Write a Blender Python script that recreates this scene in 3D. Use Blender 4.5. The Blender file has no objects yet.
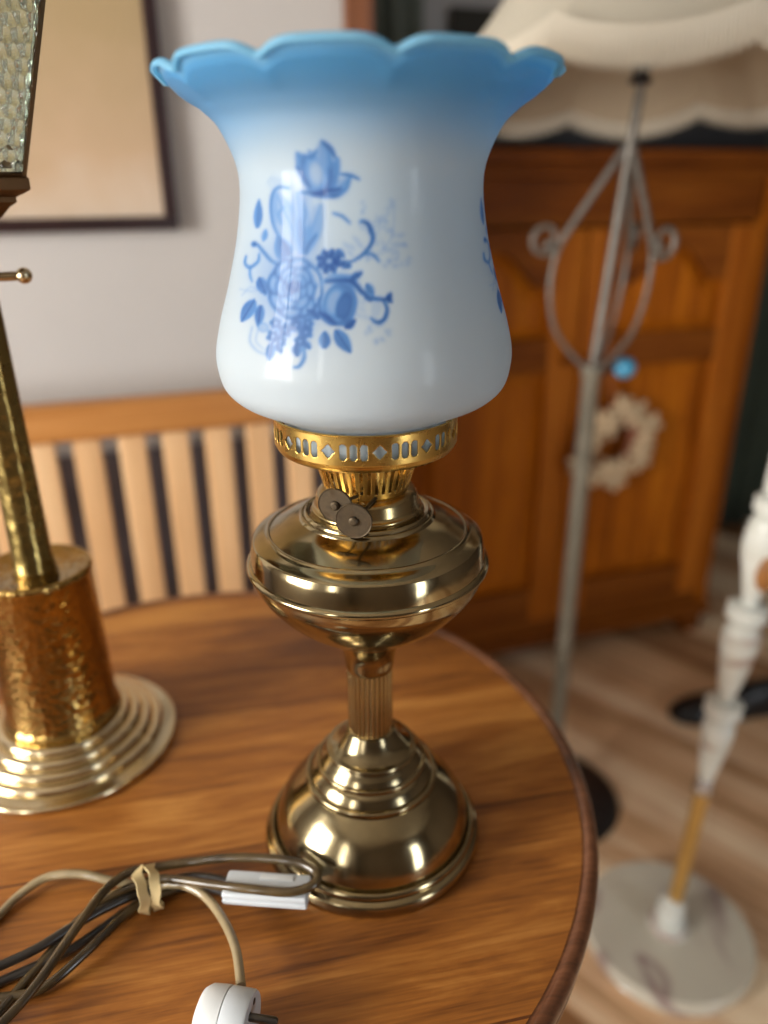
import bpy, math, random
import numpy as np
from mathutils import Vector, Matrix

random.seed(4)
C = bpy.context.scene.collection
PI = math.pi
TABLE = 0.74
CAM_H = 1.195
PITCH = math.radians(23.0)
ROLL = math.radians(0.4)
FPX = 770.0

# ---------------------------------------------------------------- camera maths
cr, sr = math.cos(ROLL), math.sin(ROLL)
FWD = Vector((0, math.cos(PITCH), -math.sin(PITCH)))
UP0 = Vector((0, math.sin(PITCH), math.cos(PITCH)))
RT0 = Vector((1, 0, 0))
UP = UP0 * cr + RT0 * sr
RT = RT0 * cr - UP0 * sr
EYE = Vector((0, 0, CAM_H))


def at(x, y, Y):
    """world point seen at pixel x, y at forward distance Y"""
    d = FWD * FPX + RT * (x - 384) + UP * (512 - y)
    return EYE + d * (Y / d.y)


def onz(x, y, z):
    d = FWD * FPX + RT * (x - 384) + UP * (512 - y)
    return EYE + d * ((z - CAM_H) / d.z)


# room frame: u runs along the back wall, n points away from the camera
TH = math.radians(18)
U = Vector((math.cos(TH), math.sin(TH), 0))
N = Vector((-math.sin(TH), math.cos(TH), 0))


def room(u, n, z=0.0):
    return U * u + N * n + Vector((0, 0, z))


# ---------------------------------------------------------------- mesh helpers
class MB:
    def __init__(s):
        s.v = []
        s.f = []

    def add(s, vs, fs, M=None):
        b = len(s.v)
        for p in vs:
            p = Vector(p)
            s.v.append(tuple(M @ p) if M is not None else tuple(p))
        s.f += [tuple(b + i for i in q) for q in fs]
        return s

    def box(s, x0, x1, y0, y1, z0, z1, bev=0.0, M=None):
        import bmesh
        bm = bmesh.new()
        bmesh.ops.create_cube(bm, size=1)
        for v in bm.verts:
            v.co = Vector(((x0 + x1) / 2 + v.co.x * (x1 - x0), (y0 + y1) / 2 + v.co.y * (y1 - y0), (z0 + z1) / 2 + v.co.z * (z1 - z0)))
        if bev > 0:
            bmesh.ops.bevel(bm, geom=list(bm.edges), offset=bev, segments=3, profile=0.6, affect='EDGES')
        bm.verts.index_update()
        s.add([v.co.copy() for v in bm.verts], [[v.index for v in f.verts] for f in bm.faces], M)
        bm.free()
        return s

    def lathe(s, prof, seg=96, M=None, rfun=None):
        vs, fs = [], []
        n = len(prof)
        for (r, z) in prof:
            for k in range(seg):
                a = 2 * PI * k / seg
                rr = rfun(r, z, a) if rfun else r
                vs.append((rr * math.sin(a), -rr * math.cos(a), z))
        for i in range(n - 1):
            for k in range(seg):
                k2 = (k + 1) % seg
                fs.append((i * seg + k, i * seg + k2, (i + 1) * seg + k2, (i + 1) * seg + k))
        return s.add(vs, fs, M)

    def tube(s, pts, r, seg=12, cap=True, M=None):
        pts = [Vector(p) for p in pts]
        n = len(pts)
        rs = r if isinstance(r, (list, tuple)) else [r] * n
        t0 = (pts[1] - pts[0]).normalized()
        ref = Vector((0, 0, 1)) if abs(t0.z) < 0.9 else Vector((1, 0, 0))
        side = t0.cross(ref).normalized()
        vs, fs = [], []
        for i, p in enumerate(pts):
            t = (pts[min(i + 1, n - 1)] - pts[max(i - 1, 0)]).normalized()
            side = (side - t * side.dot(t)).normalized()
            b = t.cross(side)
            for k in range(seg):
                a = 2 * PI * k / seg
                vs.append(p + (side * math.cos(a) + b * math.sin(a)) * rs[i])
        for i in range(n - 1):
            for k in range(seg):
                k2 = (k + 1) % seg
                fs.append((i * seg + k, i * seg + k2, (i + 1) * seg + k2, (i + 1) * seg + k))
        if cap:
            fs.append(tuple(range(seg - 1, -1, -1)))
            fs.append(tuple((n - 1) * seg + k for k in range(seg)))
        return s.add(vs, fs, M)

    def ball(s, c, r, seg=24, sc=(1, 1, 1), M=None):
        prof = [(max(r * math.sin(PI * i / (seg // 2)), 1e-5), -r * math.cos(PI * i / (seg // 2))) for i in range(seg // 2 + 1)]
        T = Matrix.Translation(Vector(c)) @ Matrix.Diagonal(Vector((sc[0], sc[1], sc[2], 1)))
        if M is not None:
            T = M @ T
        return s.lathe(prof, seg, T)

    def build(s, name, mat, parent=None, loc=None, rot=None, sharp=35, flat=False):
        me = bpy.data.meshes.new(name)
        me.from_pydata(s.v, [], s.f)
        me.update()
        import bmesh
        bm = bmesh.new()
        bm.from_mesh(me)
        bmesh.ops.recalc_face_normals(bm, faces=bm.faces)
        bm.to_mesh(me)
        bm.free()
        if not flat:
            me.shade_smooth()
            me.set_sharp_from_angle(angle=math.radians(sharp))
        me.materials.append(mat)
        o = bpy.data.objects.new(name, me)
        C.objects.link(o)
        if parent is not None:
            o.parent = parent
        if loc is not None:
            o.location = loc
        if rot is not None:
            o.rotation_euler = rot
        return o


def crom(pts, n=8):
    """smooth curve through the points"""
    P = [Vector(p) for p in pts]
    out = []
    for i in range(len(P) - 1):
        p0, p1, p2, p3 = P[max(i - 1, 0)], P[i], P[i + 1], P[min(i + 2, len(P) - 1)]
        for k in range(n):
            t = k / n
            out.append(0.5 * ((2 * p1) + (p2 - p0) * t + (2 * p0 - 5 * p1 + 4 * p2 - p3) * t * t + (3 * p1 - p0 - 3 * p2 + p3) * t ** 3))
    out.append(P[-1])
    return out


def sprof(pts, n=5):
    return [(max(p.x, 1e-5), p.y) for p in crom([(a, b, 0) for a, b in pts], n)]


def empty(name, loc=(0, 0, 0), rotz=0.0):
    o = bpy.data.objects.new(name, None)
    o.empty_display_size = 0.05
    C.objects.link(o)
    o.location = loc
    o.rotation_euler = (0, 0, rotz)
    return o


def tag(o, label, cat, group=None, kind=None):
    if label:
        o['label'] = label
    if cat:
        o['category'] = cat
    if group:
        o['group'] = group
    if kind:
        o['kind'] = kind
    return o


def struct(o, label=None):
    o['kind'] = 'structure'
    if label:
        o['label'] = label
    return o


# ---------------------------------------------------------------- materials
def mat(name):
    m = bpy.data.materials.new(name)
    m.use_nodes = True
    nt = m.node_tree
    b = nt.nodes['Principled BSDF']
    return m, nt, b


def nd(nt, typ, **kw):
    n = nt.nodes.new(typ)
    for k, v in kw.items():
        if k in n.inputs.keys():
            n.inputs[k].default_value = v
        else:
            setattr(n, k, v)
    return n


def coords(nt, scale=(1, 1, 1), rot=(0, 0, 0), src='Object'):
    tc = nt.nodes.new('ShaderNodeTexCoord')
    mp = nt.nodes.new('ShaderNodeMapping')
    mp.inputs['Scale'].default_value = scale
    mp.inputs['Rotation'].default_value = rot
    nt.links.new(tc.outputs[src], mp.inputs['Vector'])
    return mp.outputs['Vector']


def ramp(nt, fac, stops):
    r = nt.nodes.new('ShaderNodeValToRGB')
    e = r.color_ramp.elements
    while len(e) < len(stops):
        e.new(0.5)
    for i, (p, c) in enumerate(stops):
        e[i].position = p
        e[i].color = (c[0], c[1], c[2], 1)
    nt.links.new(fac, r.inputs['Fac'])
    return r.outputs['Color']


def bump(nt, b, h, strength=0.2, dist=0.001):
    bp = nt.nodes.new('ShaderNodeBump')
    bp.inputs['Strength'].default_value = strength
    bp.inputs['Distance'].default_value = dist
    nt.links.new(h, bp.inputs['Height'])
    nt.links.new(bp.outputs['Normal'], b.inputs['Normal'])
    return bp


def plain(name, col, rough=0.5, metal=0.0, coat=0.0, var=0.12, nscale=30, spec=0.5):
    m, nt, b = mat(name)
    v = coords(nt)
    n = nd(nt, 'ShaderNodeTexNoise', Scale=nscale, Detail=4.0)
    nt.links.new(v, n.inputs['Vector'])
    c0 = [c * (1 - var) for c in col]
    c1 = [min(c * (1 + var), 1) for c in col]
    nt.links.new(ramp(nt, n.outputs['Fac'], [(0.3, c0), (0.7, c1)]), b.inputs['Base Color'])
    b.inputs['Roughness'].default_value = rough
    b.inputs['Metallic'].default_value = metal
    b.inputs['Coat Weight'].default_value = coat
    b.inputs['Specular IOR Level'].default_value = spec
    return m


def wood(name, cols, rotz=0.0, gs=(2.2, 34), scale=1.0, rough=0.35, coat=0.0, planks=None, axis='x', bumps=0.12, spec=0.5):
    """cols: dark, mid, light. grain along the local x after rotation."""
    m, nt, b = mat(name)
    tc = nt.nodes.new('ShaderNodeTexCoord')
    mp0 = nt.nodes.new('ShaderNodeMapping')
    mp0.inputs['Rotation'].default_value = (0, 0, -rotz) if axis != 'z' else (0, PI / 2, 0)
    nt.links.new(tc.outputs['Object'], mp0.inputs['Vector'])
    mp = nt.nodes.new('ShaderNodeMapping')
    mp.inputs['Scale'].default_value = (gs[0] * scale, gs[1] * scale, gs[1] * scale)
    nt.links.new(mp0.outputs['Vector'], mp.inputs['Vector'])
    n1 = nd(nt, 'ShaderNodeTexNoise', Scale=1.0, Detail=6.0, Roughness=0.62, Distortion=0.6)
    nt.links.new(mp.outputs['Vector'], n1.inputs['Vector'])
    mp2 = nt.nodes.new('ShaderNodeMapping')
    mp2.inputs['Scale'].default_value = (14 * scale, 330 * scale, 330 * scale)
    nt.links.new(mp0.outputs['Vector'], mp2.inputs['Vector'])
    n2 = nd(nt, 'ShaderNodeTexNoise', Scale=1.0, Detail=3.0, Roughness=0.6)
    nt.links.new(mp2.outputs['Vector'], n2.inputs['Vector'])
    mix = nd(nt, 'ShaderNodeMath', operation='MULTIPLY_ADD')
    nt.links.new(n2.outputs['Fac'], mix.inputs[0])
    mix.inputs[1].default_value = 0.46
    sub = nd(nt, 'ShaderNodeMath', operation='SUBTRACT')
    nt.links.new(n1.outputs['Fac'], sub.inputs[0])
    sub.inputs[1].default_value = 0.23
    nt.links.new(sub.outputs[0], mix.inputs[2])
    fac = mix.outputs[0]
    if planks:
        w, off, amt = planks
        sx = nt.nodes.new('ShaderNodeSeparateXYZ')
        nt.links.new(mp0.outputs['Vector'], sx.inputs[0])
        a = nd(nt, 'ShaderNodeMath', operation='SUBTRACT')
        nt.links.new(sx.outputs['Y'], a.inputs[0])
        a.inputs[1].default_value = off
        dv = nd(nt, 'ShaderNodeMath', operation='DIVIDE')
        nt.links.new(a.outputs[0], dv.inputs[0])
        dv.inputs[1].default_value = w
        fl = nd(nt, 'ShaderNodeMath', operation='FLOOR')
        nt.links.new(dv.outputs[0], fl.inputs[0])
        # shift the grain of each plank and tint it
        wn = nd(nt, 'ShaderNodeTexWhiteNoise', noise_dimensions='1D')
        nt.links.new(fl.outputs[0], wn.inputs['W'])
        fa = nd(nt, 'ShaderNodeMath', operation='MULTIPLY_ADD')
        nt.links.new(wn.outputs['Value'], fa.inputs[0])
        fa.inputs[1].default_value = amt
        nt.links.new(fac, fa.inputs[2])
        fs = nd(nt, 'ShaderNodeMath', operation='SUBTRACT')
        nt.links.new(fa.outputs[0], fs.inputs[0])
        fs.inputs[1].default_value = amt / 2
        fr = nd(nt, 'ShaderNodeMath', operation='FRACT')
        nt.links.new(dv.outputs[0], fr.inputs[0])
        pp = nd(nt, 'ShaderNodeMath', operation='PINGPONG')
        nt.links.new(fr.outputs[0], pp.inputs[0])
        pp.inputs[1].default_value = 0.5
        lt = nd(nt, 'ShaderNodeMath', operation='LESS_THAN')
        nt.links.new(pp.outputs[0], lt.inputs[0])
        lt.inputs[1].default_value = 0.0009 / w
        ml = nd(nt, 'ShaderNodeMath', operation='MULTIPLY_ADD')
        nt.links.new(lt.outputs[0], ml.inputs[0])
        ml.inputs[1].default_value = -0.22
        nt.links.new(fs.outputs[0], ml.inputs[2])
        fac = ml.outputs[0]
    col = ramp(nt, fac, [(0.22, cols[0]), (0.5, cols[1]), (0.78, cols[2])])
    nt.links.new(col, b.inputs['Base Color'])
    rr = nd(nt, 'ShaderNodeMath', operation='MULTIPLY_ADD')
    nt.links.new(n1.outputs['Fac'], rr.inputs[0])
    rr.inputs[1].default_value = 0.25
    rr.inputs[2].default_value = rough - 0.12
    nt.links.new(rr.outputs[0], b.inputs['Roughness'])
    b.inputs['Coat Weight'].default_value = coat
    b.inputs['Coat Roughness'].default_value = 0.25
    b.inputs['Specular IOR Level'].default_value = spec
    bump(nt, b, n2.outputs['Fac'], bumps, 0.0006)
    return m


def brass(name, col, rough=0.2, hammer=None, tarnish=(0.25, 0.18, 0.1), tamt=0.5, nscale=18, hstr=0.6):
    m, nt, b = mat(name)
    v = coords(nt)
    n = nd(nt, 'ShaderNodeTexNoise', Scale=float(nscale), Detail=6.0, Roughness=0.6)
    nt.links.new(v, n.inputs['Vector'])
    mixc = [c * (1 - tamt) + t * tamt for c, t in zip(col, tarnish)]
    nt.links.new(ramp(nt, n.outputs['Fac'], [(0.35, mixc), (0.62, col)]), b.inputs['Base Color'])
    rr = nd(nt, 'ShaderNodeMapRange')
    nt.links.new(n.outputs['Fac'], rr.inputs['Value'])
    rr.inputs['From Min'].default_value = 0.3
    rr.inputs['From Max'].default_value = 0.7
    rr.inputs['To Min'].default_value = rough * 1.7
    rr.inputs['To Max'].default_value = rough * 0.8
    nt.links.new(rr.outputs[0], b.inputs['Roughness'])
    b.inputs['Metallic'].default_value = 1.0
    if hammer:
        vo = nd(nt, 'ShaderNodeTexVoronoi', Scale=float(hammer))
        vo.feature = 'SMOOTH_F1'
        vo.inputs['Smoothness'].default_value = 0.6
        nt.links.new(v, vo.inputs['Vector'])
        bump(nt, b, vo.outputs['Distance'], hstr, 0.0012)
    else:
        n3 = nd(nt, 'ShaderNodeTexNoise', Scale=60.0, Detail=2.0)
        nt.links.new(v, n3.inputs['Vector'])
        bump(nt, b, n3.outputs['Fac'], 0.12, 0.0008)
    return m


M_TABLE = wood('table_wood', [(0.10, 0.028, 0.005), (0.34, 0.120, 0.019), (0.60, 0.275, 0.060)], rotz=math.radians(12), gs=(5.0, 30), scale=1.1, rough=0.42, coat=0.1, planks=(0.166, -0.077, 0.16))
M_TABLE_EDGE = wood('table_edge_wood', [(0.05, 0.017, 0.006), (0.15, 0.055, 0.022), (0.26, 0.11, 0.05)], rotz=0, rough=0.32, coat=0.4)
M_TABLE_LEG = wood('table_leg_wood', [(0.05, 0.017, 0.006), (0.14, 0.05, 0.018), (0.22, 0.09, 0.035)], axis='z', rough=0.4)
M_CUP = wood('cupboard_wood', [(0.11, 0.022, 0.001), (0.38, 0.10, 0.003), (0.64, 0.21, 0.009)], axis='z', rough=0.55, scale=0.5, spec=0.12)
M_CUP_H = wood('cupboard_wood_rail_shaded', [(0.06, 0.013, 0.001), (0.19, 0.05, 0.004), (0.30, 0.095, 0.009)], rough=0.55, scale=0.5, spec=0.12)  # darker copy of the cupboard wood: shade near its top put into the colour
M_CUP_LIGHT = wood('cupboard_moulding_wood', [(0.15, 0.033, 0.002), (0.36, 0.098, 0.006), (0.52, 0.175, 0.018)], axis='z', rough=0.55, scale=0.5, spec=0.12)
M_BENCH = wood('bench_rail_wood', [(0.28, 0.10, 0.022), (0.44, 0.18, 0.040), (0.56, 0.26, 0.075)], rough=0.45, scale=0.6)
M_SLAT = wood('bench_slat_wood', [(0.50, 0.28, 0.125), (0.68, 0.42, 0.21), (0.76, 0.52, 0.29)], axis='z', rough=0.5, scale=0.6)
M_FLOOR = wood('floor_boards', [(0.30, 0.14, 0.055), (0.72, 0.45, 0.25), (0.98, 0.78, 0.54)], rotz=math.radians(-62), rough=0.4, scale=0.35, planks=(0.15, 0.03, 0.62), coat=0.1)
M_BRASS = brass('antique_brass', (0.45, 0.365, 0.205), 0.12, tarnish=(0.17, 0.135, 0.08), tamt=0.7, nscale=14)  # tarnish patches made stronger to stand in for dark reflections as well
M_BRASS_DARK = brass('dark_antique_brass', (0.50, 0.38, 0.18), 0.2, tarnish=(0.16, 0.12, 0.08), tamt=0.6)
M_GOLD = brass('burner_brass', (0.72, 0.47, 0.13), 0.22, tarnish=(0.4, 0.25, 0.07), tamt=0.5, nscale=40)
M_KNOB = brass('burner_knob_metal', (0.115, 0.088, 0.058), 0.5, tarnish=(0.07, 0.052, 0.035), tamt=0.6, nscale=120)
M_HAMMER = brass('hammered_brass', (0.50, 0.33, 0.105), 0.14, hammer=190, tarnish=(0.2, 0.11, 0.035), tamt=0.6, hstr=0.8)
M_STEM = brass('stem_brass', (0.36, 0.265, 0.09), 0.22, hammer=110, tarnish=(0.2, 0.13, 0.05), tamt=0.5, hstr=0.5)
M_PALEBRASS = brass('pale_polished_brass', (0.74, 0.63, 0.42), 0.14, tarnish=(0.5, 0.36, 0.17), tamt=0.4)
M_BRONZE = brass('lantern_bronze', (0.17, 0.095, 0.045), 0.35, tarnish=(0.08, 0.045, 0.02), tamt=0.5)
M_WALL = plain('painted_wall', (0.51, 0.485, 0.465), 0.85, var=0.03, nscale=3)
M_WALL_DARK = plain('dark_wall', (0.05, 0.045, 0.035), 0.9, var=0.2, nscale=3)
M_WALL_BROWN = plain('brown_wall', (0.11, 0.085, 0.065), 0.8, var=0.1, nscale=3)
M_CEIL = plain('ceiling_paint', (0.36, 0.325, 0.28), 0.9, var=0.02, nscale=3)
M_WHITE = plain('white_window_paint', (0.8, 0.8, 0.78), 0.5, var=0.02)
M_DARKPANEL = plain('dark_panel', (0.13, 0.115, 0.13), 0.7, var=0.2, nscale=8)
M_TRIM = wood('door_trim_wood', [(0.07, 0.02, 0.006), (0.17, 0.055, 0.016), (0.26, 0.09, 0.03)], axis='z', rough=0.4)
M_FRAME = plain('dark_picture_frame', (0.022, 0.008, 0.008), 0.35, var=0.2)
M_IRON = plain('grey_iron', (0.20, 0.18, 0.155), 0.45, metal=0.6, var=0.2, nscale=60)
M_IRON_DARK = plain('dark_iron', (0.035, 0.032, 0.032), 0.3, metal=0.5, var=0.25, nscale=40)
M_POLE = plain('painted_grey_pole', (0.23, 0.215, 0.17), 0.4, metal=0.35, var=0.15, nscale=40)
M_BLUE = plain('blue_knob_plastic', (0.06, 0.33, 0.55), 0.3, coat=0.4)
M_BLACK = plain('black_leather', (0.010, 0.010, 0.011), 0.28, var=0.2)
M_CASE = plain('black_case', (0.006, 0.006, 0.007), 0.6, var=0.2)
M_PLUG = plain('white_plastic', (0.66, 0.68, 0.68), 0.35, coat=0.2, var=0.03)
M_PLUG2 = plain('white_plastic_cool', (0.58, 0.62, 0.65), 0.35, coat=0.2, var=0.03)
M_PIN = plain('plug_pin_metal', (0.10, 0.09, 0.08), 0.3, metal=0.9)
M_WREATH = plain('dried_flowers', (0.60, 0.45, 0.28), 0.9, var=0.3, nscale=40)
M_CORD = plain('brown_cord', (0.25, 0.09, 0.05), 0.8)
M_GREEN = plain('grey_green_cloth', (0.045, 0.06, 0.04), 0.9, var=0.25, nscale=6)
M_CURTAIN = plain('sage_cloth', (0.20, 0.22, 0.18), 0.9, var=0.1, nscale=6)


def shade_cloth(name, col, trans=0.5):
    m, nt, b = mat(name)
    b.inputs['Base Color'].default_value = (*col, 1)
    b.inputs['Roughness'].default_value = 0.9
    tr = nt.nodes.new('ShaderNodeBsdfTranslucent')
    tr.inputs['Color'].default_value = (*col, 1)
    mx = nt.nodes.new('ShaderNodeMixShader')
    mx.inputs[0].default_value = trans
    v = coords(nt, (1, 1, 1))
    n = nd(nt, 'ShaderNodeTexNoise', Scale=300.0, Detail=2.0)
    nt.links.new(v, n.inputs['Vector'])
    bump(nt, b, n.outputs['Fac'], 0.3, 0.001)
    nt.links.new(b.outputs[0], mx.inputs[1])
    nt.links.new(tr.outputs[0], mx.inputs[2])
    nt.links.new(mx.outputs[0], nt.nodes['Material Output'].inputs['Surface'])
    return m


M_CREAM = shade_cloth('cream_shade_cloth', (0.74, 0.69, 0.57), 0.3)
M_LINING = shade_cloth('shaded_lining', (0.60, 0.50, 0.36), 0.3)  # tan tone is the shade inside the lampshade put into the colour
M_FRINGE = shade_cloth('cream_fringe', (0.78, 0.72, 0.60), 0.3)


def cable_mat():
    m, nt, b = mat('brown_flex')
    v = coords(nt)
    n = nd(nt, 'ShaderNodeTexNoise', Scale=25.0, Detail=3.0)
    nt.links.new(v, n.inputs['Vector'])
    nt.links.new(ramp(nt, n.outputs['Fac'], [(0.3, (0.015, 0.009, 0.004)), (0.7, (0.115, 0.075, 0.030))]), b.inputs['Base Color'])
    b.inputs['Roughness'].default_value = 0.22
    b.inputs['Coat Weight'].default_value = 0.3
    return m


M_CABLE = cable_mat()
M_CABLE_DARK = plain('dark_flex', (0.02, 0.016, 0.013), 0.3, coat=0.3)
M_CABLE_LIGHT = plain('pale_flex', (0.26, 0.20, 0.11), 0.22, coat=0.3, var=0.35)
M_RUBBER = plain('rubber_band', (0.62, 0.48, 0.24), 0.5, var=0.08)


def marble_mat():
    m, nt, b = mat('onyx_marble')
    v = coords(nt, (1, 1, 1))
    n = nd(nt, 'ShaderNodeTexNoise', Scale=3.2, Detail=3.0, Distortion=0.8)
    nt.links.new(v, n.inputs['Vector'])
    nt.links.new(ramp(nt, n.outputs['Fac'], [(0.30, (0.66, 0.64, 0.52)), (0.50, (0.62, 0.58, 0.48)), (0.535, (0.34, 0.25, 0.23)), (0.565, (0.60, 0.56, 0.47)), (0.70, (0.56, 0.54, 0.44))]), b.inputs['Base Color'])
    b.inputs['Roughness'].default_value = 0.16
    return m


def turned_mat():
    """white onyx/painted stem with pinkish and brownish bands"""
    m, nt, b = mat('white_turned_stone')
    v = coords(nt, (1, 1, 7))
    n = nd(nt, 'ShaderNodeTexNoise', Scale=4.0, Detail=5.0, Distortion=0.8)
    nt.links.new(v, n.inputs['Vector'])
    nt.links.new(ramp(nt, n.outputs['Fac'], [(0.28, (0.42, 0.28, 0.24)), (0.40, (0.68, 0.70, 0.64)), (0.7, (0.80, 0.83, 0.79))]), b.inputs['Base Color'])
    b.inputs['Roughness'].default_value = 0.25
    return m


M_MARBLE = marble_mat()
M_TURNED = turned_mat()
M_RODGOLD = plain('gilt_rod', (0.58, 0.35, 0.10), 0.35, metal=0.5, var=0.08)
M_SILVER = plain('steel_collar', (0.5, 0.5, 0.52), 0.25, metal=0.9)
M_OVAL = plain('brown_medallion', (0.36, 0.15, 0.04), 0.4, var=0.3)


def picture_mat():
    m, nt, b = mat('picture_print')
    tc = nt.nodes.new('ShaderNodeTexCoord')
    sx = nt.nodes.new('ShaderNodeSeparateXYZ')
    nt.links.new(tc.outputs['Generated'], sx.inputs[0])
    n = nd(nt, 'ShaderNodeTexNoise', Scale=5.0, Detail=3.0)
    nt.links.new(tc.outputs['Generated'], n.inputs['Vector'])
    a = nd(nt, 'ShaderNodeMath', operation='MULTIPLY_ADD')
    nt.links.new(n.outputs['Fac'], a.inputs[0])
    a.inputs[1].default_value = 0.35
    nt.links.new(sx.outputs['Z'], a.inputs[2])
    nt.links.new(ramp(nt, a.outputs[0], [(0.16, (0.60, 0.48, 0.37)), (0.32, (0.52, 0.37, 0.24)), (0.6, (0.41, 0.30, 0.165)), (1.0, (0.34, 0.25, 0.13))]), b.inputs['Base Color'])
    b.inputs['Roughness'].default_value = 0.3
    return m


M_PRINT = picture_mat()


def hammered_glass():
    m, nt, b = mat('hammered_glass')
    b.inputs['Base Color'].default_value = (0.86, 0.93, 0.86, 1)
    b.inputs['Transmission Weight'].default_value = 1.0
    b.inputs['Roughness'].default_value = 0.04
    b.inputs['IOR'].default_value = 1.5
    return m


M_HGLASS = hammered_glass()


def opal_glass():
    m, nt, b = mat('opal_glass')
    at_ = nt.nodes.new('ShaderNodeAttribute')
    at_.attribute_name = 'print'
    nt.links.new(at_.outputs['Color'], b.inputs['Base Color'])
    b.inputs['Roughness'].default_value = 0.42
    b.inputs['Specular IOR Level'].default_value = 0.4
    b.inputs['Coat Weight'].default_value = 0.34
    b.inputs['Coat Roughness'].default_value = 0.03
    tr = nt.nodes.new('ShaderNodeBsdfTranslucent')
    nt.links.new(at_.outputs['Color'], tr.inputs['Color'])
    mx = nt.nodes.new('ShaderNodeMixShader')
    mx.inputs[0].default_value = 0.58
    nt.links.new(b.outputs[0], mx.inputs[1])
    nt.links.new(tr.outputs[0], mx.inputs[2])
    nt.links.new(mx.outputs[0], nt.nodes['Material Output'].inputs['Surface'])
    return m


M_OPAL = opal_glass()

# ================================================================ THE ROOM
RX = Matrix.Rotation(TH, 4, 'Z')          # local x = u, local y = n


def rbox(mb, u0, u1, n0, n1, z0, z1, bev=0.0):
    return mb.box(u0, u1, n0, n1, z0, z1, bev)


def rstruct(name, mb, m, label=None):
    o = mb.build(name, m, rot=(0, 0, TH), sharp=30)
    return struct(o, label)


U0, U1, N0, N1, H = -1.75, 3.1, -2.3, 2.2, 2.4
WL = 1.27                                   # front of the wall behind the bench
o = rbox(MB(), U0 - 0.1, U1 + 0.1, N0 - 0.1, N1 + 0.1, -0.05, 0.0).build('floor', M_FLOOR, rot=(0, 0, TH))
struct(o)
rstruct('ceiling', rbox(MB(), U0 - 0.1, U1 + 0.1, N0 - 0.1, N1 + 0.1, H, H + 0.05), M_CEIL)
rstruct('wall_back', rbox(MB(), U0 - 0.1, 0.355, WL, WL + 0.12, 0, H), M_WALL)
rstruct('wall_alcove', rbox(MB(), 0.255, U1, N1, N1 + 0.1, 0, H), M_WALL)
rstruct('wall_alcove_side', rbox(MB(), 0.255, 0.355, WL + 0.12, N1, 0, H), M_WALL)
rstruct('wall_right', rbox(MB(), U1, U1 + 0.1, N0, N1 + 0.1, 0, H), M_WALL_BROWN)
# left wall with a wide window opening, near wall with two openings
mb = MB()
WA = (-0.30, 0.55, 0.75, 1.95)              # left windows: n0 n1 z0 z1
WD = (-1.45, -1.05, 0.85, 2.15)
mb.box(U0 - 0.1, U0, N0, WD[0], 0, H).box(U0 - 0.1, U0, WD[1], WA[0], 0, H).box(U0 - 0.1, U0, WA[1], WL, 0, H)
for q in (WA, WD):
    mb.box(U0 - 0.1, U0, q[0], q[1], 0, q[2]).box(U0 - 0.1, U0, q[0], q[1], q[3], H)
rstruct('wall_left', mb, M_WALL)
WC = (1.5, 2.15, 0.1, 2.0)                  # unseen near window, enlarged low to brighten the floor: u0 u1 z0 z1
mb = MB()
mb.box(U0, WC[0], N0 - 0.1, N0, 0, H).box(WC[1], U1, N0 - 0.1, N0, 0, H)
mb.box(WC[0], WC[1], N0 - 0.1, N0, 0, WC[2]).box(WC[0], WC[1], N0 - 0.1, N0, WC[3], H)
rstruct('wall_near', mb, M_WALL_BROWN)


def window(name, a0, a1, z0, z1, side, bars=1):
    mb = MB()
    t = 0.045
    am = (a0 + a1) / 2
    rects = [(a0, a1, z0, z0 + t), (a0, a1, z1 - t, z1), (a0, a0 + t, z0, z1), (a1 - t, a1, z0, z1)]
    for k in range(bars):
        c = a0 + (a1 - a0) * (k + 1) / (bars + 1)
        rects.append((c - 0.025, c + 0.025, z0, z1))
    for p, q, r, s in rects:
        if side == 'left':
            mb.box(U0 - 0.09, U0 - 0.03, p, q, r, s, 0.004)
        else:
            mb.box(p, q, N0 - 0.09, N0 - 0.03, r, s, 0.004)
    return rstruct(name, mb, M_WHITE)


window('window_1', *WA, 'left', 1)
window('window_2', *WD, 'left', 0)
window('window_3', *WC, 'near', 0)
rstruct('trim_1', rbox(MB(), 0.355, 0.40, WL - 0.012, WL + 0.13, 0, H, 0.004), M_TRIM, 'brown wooden post at the end of the pale wall')
rstruct('trim_2', rbox(MB(), U0, 0.355, WL - 0.012, WL - 0.0005, 0, 0.80, 0.003), M_DARKPANEL, 'dark panelling on the lower wall behind the bench')
rstruct('baseboard_alcove', rbox(MB(), 0.356, U1, N1 - 0.015, N1 - 0.0005, 0, 0.1, 0.003), M_TRIM)
rstruct('dark_backing', rbox(MB(), 0.9, U1, N1 - 0.03, N1 - 0.016, 0.0, 1.62, 0.003), M_WALL_DARK, 'dark sheet standing for the unlit room behind the cupboard')  # dark sheet added in place of the unlit room beyond

# daylight outside the windows
def area(name, pos, target, sx, sy, energy, col):
    l = bpy.data.lights.new(name, 'AREA')
    l.shape = 'RECTANGLE'
    l.size, l.size_y = sx, sy
    l.energy = energy
    l.color = col
    o = bpy.data.objects.new(name, l)
    C.objects.link(o)
    o.location = pos
    d = (Vector(target) - Vector(pos)).normalized()
    o.rotation_euler = d.to_track_quat('-Z', 'Y').to_euler()
    return o


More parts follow.
